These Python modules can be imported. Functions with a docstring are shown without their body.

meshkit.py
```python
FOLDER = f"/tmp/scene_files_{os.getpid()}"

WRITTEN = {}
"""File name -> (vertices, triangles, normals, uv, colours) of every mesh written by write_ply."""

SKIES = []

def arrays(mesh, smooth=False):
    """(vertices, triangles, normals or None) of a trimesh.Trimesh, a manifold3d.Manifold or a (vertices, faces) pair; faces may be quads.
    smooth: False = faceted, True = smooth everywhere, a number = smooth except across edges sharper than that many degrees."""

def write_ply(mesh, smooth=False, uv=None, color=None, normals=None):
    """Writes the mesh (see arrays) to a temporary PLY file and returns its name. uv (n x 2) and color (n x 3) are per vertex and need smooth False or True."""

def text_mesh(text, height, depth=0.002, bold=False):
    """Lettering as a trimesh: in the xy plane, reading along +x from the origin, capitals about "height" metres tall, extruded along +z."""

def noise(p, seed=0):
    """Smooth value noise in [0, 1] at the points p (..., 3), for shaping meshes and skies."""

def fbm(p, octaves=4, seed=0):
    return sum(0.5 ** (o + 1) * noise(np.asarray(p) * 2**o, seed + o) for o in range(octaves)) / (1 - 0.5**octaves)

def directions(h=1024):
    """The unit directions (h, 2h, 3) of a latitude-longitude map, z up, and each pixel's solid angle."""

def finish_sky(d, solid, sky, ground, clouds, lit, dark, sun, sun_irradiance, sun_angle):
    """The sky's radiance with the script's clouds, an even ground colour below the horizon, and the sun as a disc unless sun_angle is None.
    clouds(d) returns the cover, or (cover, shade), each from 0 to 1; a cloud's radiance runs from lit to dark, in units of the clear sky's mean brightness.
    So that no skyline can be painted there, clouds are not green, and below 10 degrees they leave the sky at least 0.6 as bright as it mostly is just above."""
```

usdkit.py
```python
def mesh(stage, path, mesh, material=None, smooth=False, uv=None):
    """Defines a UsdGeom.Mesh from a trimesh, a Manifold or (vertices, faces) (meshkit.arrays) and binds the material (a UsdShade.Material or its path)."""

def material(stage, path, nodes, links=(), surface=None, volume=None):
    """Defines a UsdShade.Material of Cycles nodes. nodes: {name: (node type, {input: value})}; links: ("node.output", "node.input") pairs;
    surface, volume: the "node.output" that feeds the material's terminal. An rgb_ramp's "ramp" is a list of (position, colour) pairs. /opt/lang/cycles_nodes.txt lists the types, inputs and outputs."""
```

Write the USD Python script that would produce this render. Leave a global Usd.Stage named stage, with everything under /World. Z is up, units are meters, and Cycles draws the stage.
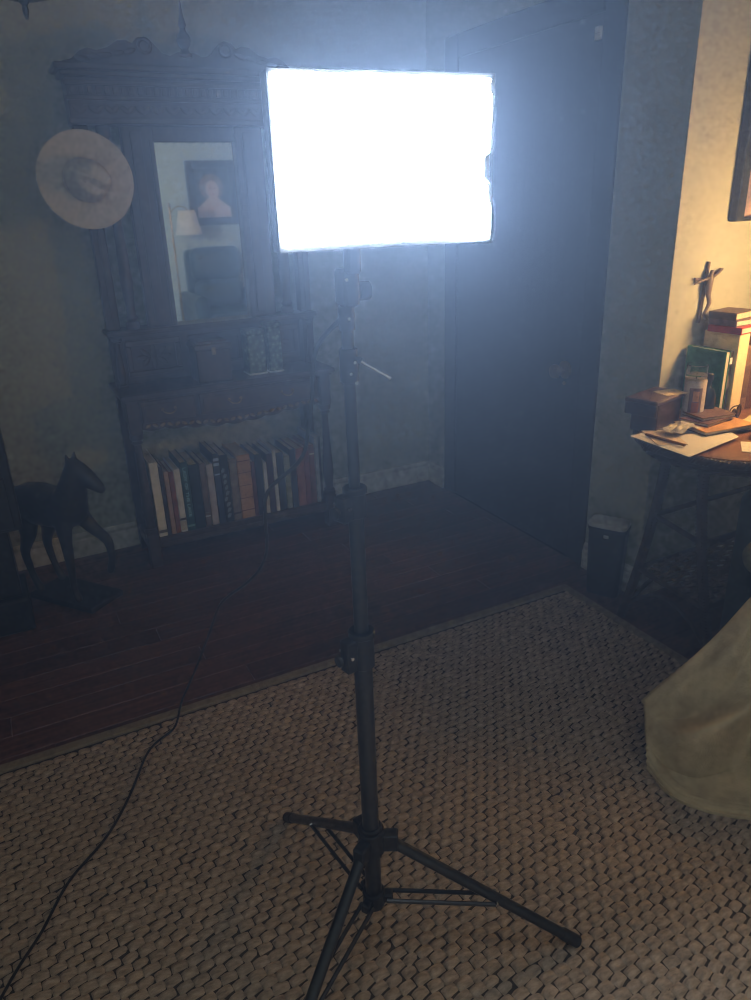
import math, random
import numpy as np, trimesh, usdkit, meshkit
import manifold3d as m3
from shapely.geometry import Polygon
from shapely.geometry import box as sbox
from pxr import Usd, UsdGeom, UsdLux, UsdShade, Gf, Sdf

rng = random.Random(7)
stage = Usd.Stage.CreateInMemory()
UsdGeom.SetStageUpAxis(stage, UsdGeom.Tokens.z)
UsdGeom.SetStageMetersPerUnit(stage, 1.0)
UsdGeom.Xform.Define(stage, '/World')
stage.SetDefaultPrim(stage.GetPrimAtPath('/World'))
UsdGeom.Scope.Define(stage, '/World/Looks')

# ------------------------------------------------------------------ camera, lamps, exposure
EXPOSURE = 0.0
PANEL_STRENGTH = 260.0          # radiance of the lit cloth of the light panel
PANEL_COLOR = (0.80, 0.90, 1.0)
TABLE_LAMP_POWER = 48.0          # radiance of the glowing cloth shade
FLOOR_LAMP_POWER = 0.2
HAZE_DENSITY, HAZE_G, HAZE_COLOR = 0.0190, 0.64, (0.50, 0.67, 1.0)

cam = UsdGeom.Camera.Define(stage, '/World/camera')
F_PX, CAM_H = 733.96, 1.45
CAM_R = [[0.8859612363641559, -0.46253907662063093, -0.033619789693426404], [0.2020691796513036, 0.3197646699871971, 0.9256989804807112], [0.4174215307038502, 0.8269269365711296, -0.37676399413683587]]
cam.CreateHorizontalApertureAttr(36.0)
cam.CreateVerticalApertureAttr(36.0 * 1000 / 751)
cam.CreateFocalLengthAttr(36.0 * F_PX / 751)
cam.CreateClippingRangeAttr(Gf.Vec2f(0.02, 50))
cam.CreateExposureAttr(EXPOSURE)
cam.AddTransformOp().Set(Gf.Matrix4d(*CAM_R[0], 0, *CAM_R[1], 0, *[-x for x in CAM_R[2]], 0, 0, 0, CAM_H, 1))

# ------------------------------------------------------------------ naming helpers
counts = {}
def numbered(parent, name):
    k = (parent, name)
    counts[k] = counts.get(k, 0) + 1
    return name if counts[k] == 1 else f'{name}_{counts[k]-1:03d}'

def setdata(p, label=None, cat=None, group=None, kind=None):
    for k, v in (('label', label), ('category', cat), ('group', group), ('kind', kind)):
        if v:
            p.SetCustomDataByKey(k, v)

def shift(mesh, off):
    v, f = mesh
    return (v - off, f)

def arr(m):
    if isinstance(m, tuple):
        v, f = np.asarray(m[0], float), np.asarray(m[1], int)
        if f.shape[1] == 4:
            f = np.vstack([f[:, [0, 1, 2]], f[:, [0, 2, 3]]])
        return v, f
    if hasattr(m, 'to_mesh'):
        q = m.to_mesh()
        return np.array(q.vert_properties[:, :3], float), np.array(q.tri_verts, int)
    return np.array(m.vertices, float), np.array(m.faces, int)

def cat(*ms):
    vs, fs, n = [], [], 0
    for m in ms:
        v, f = arr(m)
        vs.append(v); fs.append(f + n); n += len(v)
    return np.vstack(vs), np.vstack(fs)

class Thing:
    """An Xform at the thing's base; part() takes meshes in room coordinates."""
    def __init__(self, name, label, category, base=(0, 0, 0), group=None, kind=None):
        self.path = '/World/' + numbered('/World', name)
        self.base = np.array(base, float)
        x = UsdGeom.Xform.Define(stage, self.path)
        x.AddTranslateOp().Set(Gf.Vec3d(*map(float, base)))
        setdata(x.GetPrim(), label, category, group, kind)
    def part(self, name, mesh, mat, parent=None, label=None, kind=None, smooth=35):
        pp = parent or self.path
        path = pp + '/' + numbered(pp, name)
        v, f = arr(mesh)
        p = usdkit.mesh(stage, path, (v - self.base, f), mat, smooth=smooth)
        setdata(p.GetPrim(), label, kind=kind)
        return path

def single(name, mesh, mat, label, category, group=None, kind=None, smooth=35):
    path = '/World/' + numbered('/World', name)
    p = usdkit.mesh(stage, path, arr(mesh), mat, smooth=smooth)
    setdata(p.GetPrim(), label, category, group, kind)
    return path

# ------------------------------------------------------------------ shape helpers
def box(x0, x1, y0, y1, z0, z1, c=0.0):
    """A box with chamfered edges."""
    if x1 < x0: x0, x1 = x1, x0
    if y1 < y0: y0, y1 = y1, y0
    if z1 < z0: z0, z1 = z1, z0
    s = np.array([x1 - x0, y1 - y0, z1 - z0]) / 2
    o = np.array([x0 + x1, y0 + y1, z0 + z1]) / 2
    c = min(c, s.min() * 0.45)
    if c <= 0:
        m = trimesh.creation.box(2 * s)
        return np.array(m.vertices) + o, np.array(m.faces)
    pts = []
    for sx in (-1, 1):
        for sy in (-1, 1):
            for sz in (-1, 1):
                q = np.array([sx, sy, sz]) * s
                for k in range(3):
                    d = np.array([sx, sy, sz]) * c
                    d[k] = 0
                    pts.append(q - d)
    h = trimesh.convex.convex_hull(np.array(pts))
    return np.array(h.vertices) + o, np.array(h.faces)

def xf(m, rot=(0, 0, 0), loc=(0, 0, 0), order='xyz'):
    """Rotates (degrees, about the origin) and then moves."""
    v, f = arr(m)
    R = np.eye(3)
    for ax, a in zip(order, rot):
        a = math.radians(a); c, s = math.cos(a), math.sin(a)
        Q = {'x': [[1, 0, 0], [0, c, -s], [0, s, c]], 'y': [[c, 0, s], [0, 1, 0], [-s, 0, c]], 'z': [[c, -s, 0], [s, c, 0], [0, 0, 1]]}[ax]
        R = np.array(Q) @ R
    return v @ R.T + np.array(loc, float), f

def frame(v, f, ex, ey, ez, o):
    """Local axes ex, ey, ez at o."""
    return v @ np.array([ex, ey, ez], float) + np.array(o, float), f

def tube(pts, r, n=10, cap=True):
    P = np.array(pts, float)
    r = np.full(len(P), r, float) if np.ndim(r) == 0 else np.array(r, float)
    T = np.gradient(P, axis=0)
    T /= np.maximum(np.linalg.norm(T, axis=1, keepdims=True), 1e-9)
    a = np.array([0, 0, 1.0]) if abs(T[0][2]) < 0.9 else np.array([1.0, 0, 0])
    N = np.cross(T[0], a); N /= np.linalg.norm(N)
    vs = []
    ang = np.linspace(0, 2 * np.pi, n, endpoint=False)
    for i in range(len(P)):
        N = N - T[i] * (N @ T[i]); N /= np.linalg.norm(N)
        B = np.cross(T[i], N)
        vs.append(P[i] + r[i] * (np.cos(ang)[:, None] * N + np.sin(ang)[:, None] * B))
    v = np.vstack(vs); f = []
    for i in range(len(P) - 1):
        for k in range(n):
            a0, b0 = i * n + k, i * n + (k + 1) % n
            f += [[a0, b0, b0 + n], [a0, b0 + n, a0 + n]]
    if cap:
        c0, c1 = len(v), len(v) + 1
        v = np.vstack([v, P[:1], P[-1:]])
        for k in range(n):
            f.append([c0, (k + 1) % n, k])
            f.append([c1, (len(P) - 1) * n + k, (len(P) - 1) * n + (k + 1) % n])
    return v, np.array(f)

def smooth_path(pts, n=60):
    from scipy.interpolate import splprep, splev
    P = np.array(pts, float)
    tck, _ = splprep(P.T, s=0, k=3)
    return np.array(splev(np.linspace(0, 1, n), tck)).T

def ring(c, r, t, n=48, m=8, wob=None):
    a = np.linspace(0, 2 * np.pi, n, endpoint=False)
    P = []
    for x in a:
        rr = r + (wob(x) if wob else 0)
        P.append([c[0] + rr * math.cos(x), c[1] + rr * math.sin(x), c[2]])
    P = np.array(P)
    b = np.linspace(0, 2 * np.pi, m, endpoint=False)
    v = []
    for i, x in enumerate(a):
        for y in b:
            v.append(P[i] + t * (math.cos(y) * np.array([math.cos(x), math.sin(x), 0]) + math.sin(y) * np.array([0, 0, 1])))
    f = []
    for i in range(n):
        for k in range(m):
            A, B = i * m + k, i * m + (k + 1) % m
            C, D = ((i + 1) % n) * m + (k + 1) % m, ((i + 1) % n) * m + k
            f += [[A, D, C], [A, C, B]]
    return np.array(v), np.array(f)

def lathe(profile, n=32, loc=(0, 0, 0)):
    """profile: (radius, height) from bottom to top, closed at the axis."""
    p = list(profile)
    if p[0][0] > 0: p = [(0, p[0][1])] + p
    if p[-1][0] > 0: p = p + [(0, p[-1][1])]
    m = trimesh.creation.revolve(np.array(p, float), sections=n)
    m.fix_normals()
    return np.array(m.vertices) + np.array(loc, float), np.array(m.faces)

def extrude(poly, d):
    if not isinstance(poly, Polygon): poly = Polygon(poly)
    ms = [trimesh.creation.extrude_polygon(g, d, engine='earcut') for g in getattr(poly, 'geoms', [poly])]
    return cat(*ms)

def facing_y(m, x, y, z):
    """A shape drawn in (x, z) and extruded along +z becomes one whose front looks towards -y at y; its depth runs back."""
    v, f = arr(m)
    return np.stack([v[:, 0] + x, y + v[:, 2], v[:, 1] + z], 1), f[:, ::-1]

def hull(*spheres):
    return m3.Manifold.hull_points(np.vstack([np.asarray(c, float) + r * SPH for c, r in spheres]))
SPH = np.array(trimesh.creation.icosphere(subdivisions=2).vertices)

def organic(bones, edge=0.01, it=8):
    m = None
    for b in bones:
        h = hull(*b)
        m = h if m is None else m + h
    m = m.refine_to_length(edge)
    q = trimesh.Trimesh(*arr(m), process=True)
    trimesh.smoothing.filter_taubin(q, 0.5, -0.52, iterations=it)
    return np.array(q.vertices), np.array(q.faces)

def grid_solid(P, th):
    """A thick sheet from a grid of points (n, m, 3)."""
    n, m = P.shape[:2]
    du = np.gradient(P, axis=0); dv = np.gradient(P, axis=1)
    N = np.cross(du, dv); N /= np.maximum(np.linalg.norm(N, axis=2, keepdims=True), 1e-9)
    top, bot = (P + N * th / 2).reshape(-1, 3), (P - N * th / 2).reshape(-1, 3)
    f = []
    I = lambda i, j: i * m + j
    k = n * m
    for i in range(n - 1):
        for j in range(m - 1):
            a, b, c, d = I(i, j), I(i + 1, j), I(i + 1, j + 1), I(i, j + 1)
            f += [[a, b, c], [a, c, d], [k + a, k + c, k + b], [k + a, k + d, k + c]]
    def side(l):
        for a, b in zip(l[:-1], l[1:]):
            f.append([a, k + a, k + b]); f.append([a, k + b, b])
    side([I(i, 0) for i in range(n)]); side([I(n - 1, j) for j in range(m)])
    side([I(i, m - 1) for i in range(n)][::-1]); side([I(0, j) for j in range(m)][::-1])
    return np.vstack([top, bot]), np.array(f)

# ------------------------------------------------------------------ materials
def lin(r, g, b):
    return tuple(((c / 255) / 12.92 if c / 255 < 0.04045 else ((c / 255 + 0.055) / 1.055) ** 2.4) for c in (r, g, b))

MATS = {}
def mat(name, rgb, rough=0.6, var=0.15, scale=12.0, bump=0.0, bscale=80.0, stretch=(1, 1, 1), metal=0.0, spec=0.5, per_object=0.0, coat=0.0):
    """Principled with noise in colour (and relief)."""
    if name in MATS: return MATS[name]
    lo, hi = tuple(c * (1 - var) for c in rgb), tuple(min(1, c * (1 + var)) for c in rgb)
    nodes = {
        'g': ('geometry', {}),
        'mp': ('mapping', {'scale': stretch}),
        'n': ('noise_texture', {'scale': scale, 'detail': 4.0, 'roughness': 0.6}),
        'r': ('rgb_ramp', {'ramp': [(0.25, lo), (0.75, hi)]}),
        'p': ('principled_bsdf', {'roughness': rough, 'metallic': metal, 'specular_ior_level': spec, 'coat_weight': coat}),
    }
    links = [('g.position', 'mp.vector'), ('mp.vector', 'n.vector'), ('n.fac', 'r.fac')]
    last = 'r.color'
    if per_object:
        nodes['oi'] = ('object_info', {})
        nodes['mr'] = ('map_range', {'from_min': 0.0, 'from_max': 1.0, 'to_min': 1 - per_object, 'to_max': 1 + per_object})
        nodes['cc'] = ('combine_color', {})
        nodes['mul'] = ('mix', {'mix_type': 'multiply', 'fac': 1.0})
        links += [('oi.random', 'mr.value'), ('mr.result', 'cc.r'), ('mr.result', 'cc.g'), ('mr.result', 'cc.b'), (last, 'mul.color1'), ('cc.color', 'mul.color2')]
        last = 'mul.color'
    links.append((last, 'p.base_color'))
    if bump:
        nodes['n2'] = ('noise_texture', {'scale': bscale, 'detail': 3.0})
        nodes['b'] = ('bump', {'strength': bump, 'distance': 0.004})
        links += [('mp.vector', 'n2.vector'), ('n2.fac', 'b.height'), ('b.normal', 'p.normal')]
    MATS[name] = usdkit.material(stage, '/World/Looks/' + name, nodes, links, surface='p.BSDF')
    return MATS[name]

def glass_mat(name, color=(1, 1, 1), rough=0.02):
    return usdkit.material(stage, '/World/Looks/' + name, {'p': ('principled_bsdf', {'base_color': color, 'roughness': rough, 'transmission_weight': 1.0, 'ior': 1.45})}, [], surface='p.BSDF')

WALL = mat('wall_paint', (0.43, 0.45, 0.385), 0.85, 0.02, 2.0)
CEIL = mat('ceiling_paint', (0.6, 0.6, 0.57), 0.9, 0.02)
TRIM = mat('white_trim_paint', (0.66, 0.65, 0.61), 0.45, 0.03)
PLANK = mat('floor_plank_wood', (0.105, 0.042, 0.024), 0.34, 0.45, 7.0, 0.10, 40, (0.6, 9, 9), per_object=0.22)
SUB = mat('subfloor', (0.02, 0.012, 0.01), 0.9)
DOORM = mat('dark_door_wood', (0.020, 0.017, 0.016), 0.42, 0.3, 5, 0.05, 40, (8, 8, 0.6))
CASM = mat('dark_casing_wood', (0.020, 0.017, 0.016), 0.45, 0.25, 5, 0.05, 40, (8, 8, 0.6))
BRASS = mat('aged_brass', (0.35, 0.22, 0.10), 0.35, 0.15, 20, metal=1.0)
WHITEP = mat('white_plastic', (0.75, 0.76, 0.76), 0.4, 0.02)
BLACKM = mat('black_satin_metal', (0.012, 0.013, 0.014), 0.32, 0.1, 20, spec=0.6)
BLACKP = mat('black_plastic', (0.010, 0.010, 0.011), 0.45, 0.1, 20)
CHROME = mat('chrome', (0.75, 0.76, 0.78), 0.16, 0.02, metal=1.0)
OAK = mat('dark_carved_oak', (0.050, 0.030, 0.020), 0.42, 0.4, 6, 0.2, 60, (6, 6, 1))
OAK2 = mat('dark_carved_oak_relief', (0.066, 0.040, 0.026), 0.40, 0.4, 9, 0.35, 90)
EBONY = mat('ebony_stain', (0.012, 0.010, 0.010), 0.45, 0.3, 6, 0.1, 60)
BRONZE = mat('black_bronze', (0.014, 0.012, 0.010), 0.4, 0.4, 18, 0.2, 60, spec=0.6)
FELT = mat('grey_beige_felt', (0.66, 0.62, 0.55), 0.95, 0.05, 25)
FELTBAND = mat('felt_band', (0.58, 0.54, 0.47), 0.9, 0.1, 25)
RUGM = mat('sisal_weave', (0.39, 0.295, 0.215), 0.95, 0.45, 45, 0.9, 200, (0.7, 2.4, 2.4))
RUGB = mat('rug_backing', (0.05, 0.037, 0.027), 0.95, 0.2)
RUGE = mat('rug_binding_cloth', (0.24, 0.19, 0.13), 0.9, 0.2, 60, 0.4, 300)
WICK = mat('dark_wicker', (0.045, 0.026, 0.017), 0.5, 0.45, 40, 0.3, 200)
TOPW = mat('table_top_wood', (0.20, 0.085, 0.035), 0.35, 0.3, 6, 0.05, 50, (1, 8, 8))
WICKL = mat('worn_wicker', (0.17, 0.13, 0.10), 0.6, 0.4, 40, 0.3, 200)
PAPER = mat('white_paper', (0.74, 0.72, 0.67), 0.85, 0.03, 20)
PAGES = mat('book_pages', (0.58, 0.50, 0.37), 0.9, 0.12, 40, 0.4, 300, (1, 1, 30))
GREENV = mat('dark_green_upholstery', (0.020, 0.034, 0.030), 0.8, 0.25, 15, 0.3, 250)
THROW = mat('olive_tan_throw', (0.54, 0.43, 0.26), 0.95, 0.22, 14, 0.55, 170)
TEAL = mat('dark_teal_leather', (0.012, 0.030, 0.034), 0.32, 0.3, 8, 0.15, 60)
SHADEM = usdkit.material(stage, '/World/Looks/lamp_shade_cloth', {'d': ('diffuse_bsdf', {'color': (0.78, 0.72, 0.60)}), 't': ('translucent_bsdf', {'color': (0.86, 0.74, 0.55)}), 'm': ('mix_closure', {'fac': 0.62})}, [('d.BSDF', 'm.closure1'), ('t.BSDF', 'm.closure2')], surface='m.closure')
PANELM = usdkit.material(stage, '/World/Looks/lit_diffuser_cloth', {'e': ('emission', {'color': PANEL_COLOR, 'strength': PANEL_STRENGTH})}, [], surface='e.emission')
MIRRORM = usdkit.material(stage, '/World/Looks/old_mirror', {'p': ('principled_bsdf', {'base_color': (0.80, 0.84, 0.82), 'metallic': 1.0, 'roughness': 0.025})}, [], surface='p.BSDF')
CLEAR = glass_mat('clear_glass', (0.96, 0.98, 0.97))
DARKGLASS = glass_mat('dark_blue_glass', (0.03, 0.06, 0.12), 0.05)
HAZEM = usdkit.material(stage, '/World/Looks/room_haze_air', {'v': ('principled_volume', {'color': HAZE_COLOR, 'density': HAZE_DENSITY, 'anisotropy': HAZE_G})}, [], volume='v.volume')

# ------------------------------------------------------------------ the setting
XR, YB, YC = 2.007, 3.30, 1.77          # right wall, back wall, wall beyond the corner
XL, YF, XF, ZC = -1.20, -1.70, 4.20, 2.60
def struct(name, m, material, label, category, smooth=False):
    return single(name, m, material, label, category, kind='structure', smooth=smooth)

fl = Thing('floor', 'dark reddish brown wooden plank floor around the rug', 'floor', kind='structure')
fl.part('subfloor', box(XL, XF, YF, YB, -0.10, -0.016), SUB)
pw = 0.100
y = YF; row = 0
while y < YB - 0.001:
    y1 = min(y + pw, YB)
    xmax = XF if y < YC - 0.02 else XR + 0.0
    x = XL - (row * 0.73) % 1.35
    while x < xmax:
        x1 = min(x + 1.75, xmax)
        a = max(x, XL)
        if x1 - a > 0.03:
            fl.part('plank', box(a + 0.0008, x1 - 0.0008, y + 0.0008, y1 - 0.0008, -0.016, 0.0, 0.0016), PLANK, smooth=False)
        x += 1.75
    y = y1; row += 1

struct('ceiling', box(XL, XF, YF, YB, ZC, ZC + 0.1), CEIL, 'plain painted ceiling above the whole room', 'ceiling')
struct('wall_back', box(XL, XR + 0.1, YB, YB + 0.1, 0, ZC), WALL, 'grey green painted wall behind the carved hall tree and bookshelf', 'wall')
struct('wall_left', box(XL - 0.1, XL, YF, YB, 0, ZC), WALL, 'painted wall on the left side of the room', 'wall')
struct('wall_front', box(XL, XF, YF - 0.1, YF, 0, ZC), WALL, 'painted wall behind the camera, seen in the mirror with the portrait', 'wall')
struct('wall_far', box(XF, XF + 0.1, YF, YC, 0, ZC), WALL, 'painted wall at the far right end of the room', 'wall')
struct('wall_lamp', box(XR, XF, YC, YC + 0.1, 0, ZC), WALL, 'wall lit warm yellow by the lamp, with the crucifix and picture', 'wall')
DY0, DY1, DZ = 2.061, 3.140, 2.097
struct('wall_right', cat(box(XR, XR + 0.1, YC + 0.1, DY0, 0, ZC), box(XR, XR + 0.1, DY1, YB, 0, ZC), box(XR, XR + 0.1, DY0, DY1, DZ, ZC)), WALL, 'grey wall strip right of the dark door, ending in a corner', 'wall')

BB = [(0, 0), (0.014, 0), (0.014, 0.078), (0.010, 0.086), (0.010, 0.098), (0.005, 0.110), (0, 0.113)]
def baseboard(name, p0, p1, nrm, label):
    """Moulded skirting from p0 to p1; nrm points into the room."""
    v, f = extrude(BB, 1.0)
    p0, p1 = np.array(p0, float), np.array(p1, float)
    d = p1 - p0; L = np.linalg.norm(d); d /= L
    V = np.zeros_like(v)
    V[:, 0] = p0[0] + v[:, 0] * nrm[0] + v[:, 2] * L * d[0]
    V[:, 1] = p0[1] + v[:, 0] * nrm[1] + v[:, 2] * L * d[1]
    V[:, 2] = v[:, 1]
    q = trimesh.Trimesh(V, f); q.fix_normals()
    struct(name, q, TRIM, label, 'baseboard')
baseboard('baseboard_back', (XL, YB), (XR, YB), (0, -1), 'white moulded baseboard along the wall behind the bookshelf')
baseboard('baseboard_corner', (XR, DY1 + 0.001), (XR, YB - 0.015), (-1, 0), 'short white baseboard between the back corner and the dark door')
baseboard('baseboard_right', (XR, YC - 0.014), (XR, DY0 - 0.001), (-1, 0), 'white baseboard behind the small waste bin')
baseboard('baseboard_lamp', (XR, YC), (XF, YC), (0, -1), 'white moulded baseboard behind the wicker table')
baseboard('baseboard_front', (XL, YF), (XF, YF), (0, 1), 'white baseboard along the wall behind the camera')
baseboard('baseboard_left', (XL, YF + 0.015), (XL, YB - 0.015), (1, 0), 'white baseboard along the left wall')

d = Thing('door_1', 'tall dark wooden door in a dark frame, left of the grey wall strip', 'door', (XR, DY0, 0), kind='structure')
d.part('door_slab', box(XR + 0.0, XR + 0.045, DY0 + 0.106, DY1 - 0.106, 0.008, DZ - 0.092, 0.002), DOORM)
d.part('door_casing', box(XR - 0.005, XR + 0.06, DY0 + 0.001, DY0 + 0.104, 0.0, DZ - 0.001, 0.005), CASM)
d.part('door_casing', box(XR - 0.005, XR + 0.06, DY1 - 0.104, DY1 - 0.001, 0.0, DZ - 0.001, 0.005), CASM)
d.part('door_casing', box(XR - 0.005, XR + 0.06, DY0 + 0.105, DY1 - 0.105, DZ - 0.090, DZ - 0.001, 0.005), CASM)
d.part('door_backing', box(XR + 0.06, XR + 0.09, DY0, DY1, 0, DZ), SUB)
def lathe_x(profile, x, y, z, n=28):
    v, f = lathe(profile, n)
    return np.stack([x - v[:, 2], y + v[:, 1], z + v[:, 0]], 1), f[:, ::1]
ky, kz = 2.248, 0.80
h = d.part('door_knob', lathe_x([(0.036, 0), (0.036, 0.004), (0.030, 0.008), (0.012, 0.012), (0.011, 0.030), (0.024, 0.038), (0.029, 0.050), (0.026, 0.062), (0.012, 0.067)], XR + 0.0, ky, kz), BRASS, label='aged brass door knob on a round plate')
d.part('lock_plate', lathe_x([(0.008, 0), (0.008, 0.003), (0.005, 0.004)], XR + 0.0, ky, kz - 0.055), BRASS)
s = Thing('door_sensor', 'small white alarm contact box near the top of the dark door', 'sensor', (XR, 2.178, 1.95))
s.part('sensor_body', box(XR - 0.014, XR - 0.0001, 2.169, 2.197, 1.925, 1.965, 0.003), WHITEP)
s.part('sensor_seam', box(XR - 0.0146, XR - 0.014, 2.171, 2.195, 1.9445, 1.9455), mat('grey_seam', (0.3, 0.3, 0.3)))

# ------------------------------------------------------------------ rug
RX0, RX1, RY0, RY1 = -1.05, 1.825, -1.30, 1.965
rug = Thing('area_rug', 'large brown basket-weave sisal rug with a tan bound edge', 'rug', (0.4, 0.4, 0))
rug.part('rug_backing', box(RX0 + 0.03, RX1 - 0.03, RY0 + 0.03, RY1 - 0.03, 0.0005, 0.006), RUGB, smooth=False)
for a in ((RX0, RX1, RY1 - 0.034, RY1), (RX0, RX1, RY0, RY0 + 0.034), (RX0, RX0 + 0.034, RY0 + 0.034, RY1 - 0.034), (RX1 - 0.034, RX1, RY0 + 0.034, RY1 - 0.034)):
    rug.part('rug_binding', box(*a, 0.0005, 0.0142, 0.004), RUGE)
def weave():
    cw, ch = 0.0340, 0.0238
    us = np.array([-0.5, -0.42, -0.2, 0.1, 0.4, 0.5]); vs = np.array([-0.5, -0.36, -0.12, 0.12, 0.36, 0.5])
    U, V = np.meshgrid(us, vs, indexing='ij')
    edge = (1 - (2 * np.abs(U)) ** 6) * (1 - (2 * np.abs(V)) ** 3.4)
    Z = 0.0030 + 0.0086 * edge * (1.0 - 0.80 * U)
    n, m = U.shape
    f = []
    for i in range(n - 1):
        for j in range(m - 1):
            a, b, c, e = i * m + j, (i + 1) * m + j, (i + 1) * m + j + 1, i * m + j + 1
            f += [[a, b, c], [a, c, e]]
    f = np.array(f)
    r = np.random.default_rng(3)
    VV, FF, k = [], [], 0
    y = RY0 + 0.034 + ch / 2; row = 0
    while y < RY1 - 0.034 - ch * 0.3:
        x = RX0 + 0.034 + cw * (0.2 + 0.5 * (row % 2))
        while x < RX1 - 0.034 + cw * 0.3:
            s1, s2 = 1 + max(-0.06, r.normal(0, 0.04)), 1 + max(-0.05, r.normal(0, 0.04))
            a = math.radians(9 + r.normal(0, 5))
            px, py = U * cw * 1.11 * s1, V * ch * 1.15 * s2
            qx = px * math.cos(a) - py * math.sin(a); qy = px * math.sin(a) + py * math.cos(a)
            bow = 0.0022 * (1 - 4 * U ** 2)
            P = np.stack([x + qx + r.normal(0, 0.0008), y + qy + bow + r.normal(0, 0.0006), Z * (1 + max(-0.2, min(0.2, r.normal(0, 0.09))))], -1).reshape(-1, 3)
            VV.append(P); FF.append(f + k); k += len(P)
            x += cw
        y += ch; row += 1
    return np.vstack(VV), np.vstack(FF)
rug.part('woven_field', weave(), RUGM, kind='stuff', smooth=True)

# ------------------------------------------------------------------ light stand
PX, PY = 0.4520, 0.966
st = Thing('light_stand', 'black tripod light stand carrying a glowing white rectangular light panel', 'light stand', (PX, PY, 0))
def vcyl(r, z0, z1, n=24, x=PX, y=PY, c=0.0015):
    return lathe([(r - c, z0), (r, z0 + c), (r, z1 - c), (r - c, z1)], n, (x, y, 0))
st.part('lower_tube', vcyl(0.0160, 0.15, 0.775), BLACKM)
st.part('middle_tube', vcyl(0.0122, 0.74, 1.03), BLACKM)
st.part('upper_tube', vcyl(0.0088, 1.0, 1.345), BLACKM)
def collar(z, r, h, side, chrome=False):
    c = st.part('clamp_collar', cat(vcyl(r, z - h / 2, z + h / 2), vcyl(r + 0.0025, z + h / 2 - 0.010, z + h / 2)), BLACKP)
    a = math.radians(side); dx, dy = math.cos(a), math.sin(a)
    t = np.array([-dy, dx, 0])
    lug = box(-0.011, 0.011, 0, 0.022, -h * 0.42, h * 0.42, 0.002)
    v, f = frame(*lug, t, (dx, dy, 0), (0, 0, 1), (PX + dx * r * 0.8, PY + dy * r * 0.8, z - 0.004))
    st.part('clamp_lug', (v, f), BLACKP, parent=c)
    bp = np.array([PX + dx * (r + 0.012), PY + dy * (r + 0.012), z])
    st.part('clamp_bolt', tube([bp - t * 0.018, bp + t * 0.018], 0.0032, 10), CHROME, parent=c, label='chrome clamp bolt')
    kx = np.array([PX + dx * (r + 0.022), PY + dy * (r + 0.022), z - 0.006])
    st.part('clamp_knob', tube([kx, kx + np.array([dx, dy, 0]) * 0.004, kx + np.array([dx, dy, 0]) * 0.009], [0.006, 0.0105, 0.0095], 12), BLACKP, parent=c)
    for zz in (-0.3, 0.28):
        q = np.array([PX, PY, z + zz * h]); b = np.array([math.cos(a - 2.0), math.sin(a - 2.0), 0])
        st.part('rivet', lathe([(0.0028, 0), (0.0024, 0.001), (0.001, 0.0018)], 10) if False else tube([q + b * r, q + b * (r + 0.0016)], 0.0026, 10), CHROME, parent=c, label='shiny chrome rivet')
collar(0.745, 0.0205, 0.070, 190)
collar(1.015, 0.0165, 0.050, 200)
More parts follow.
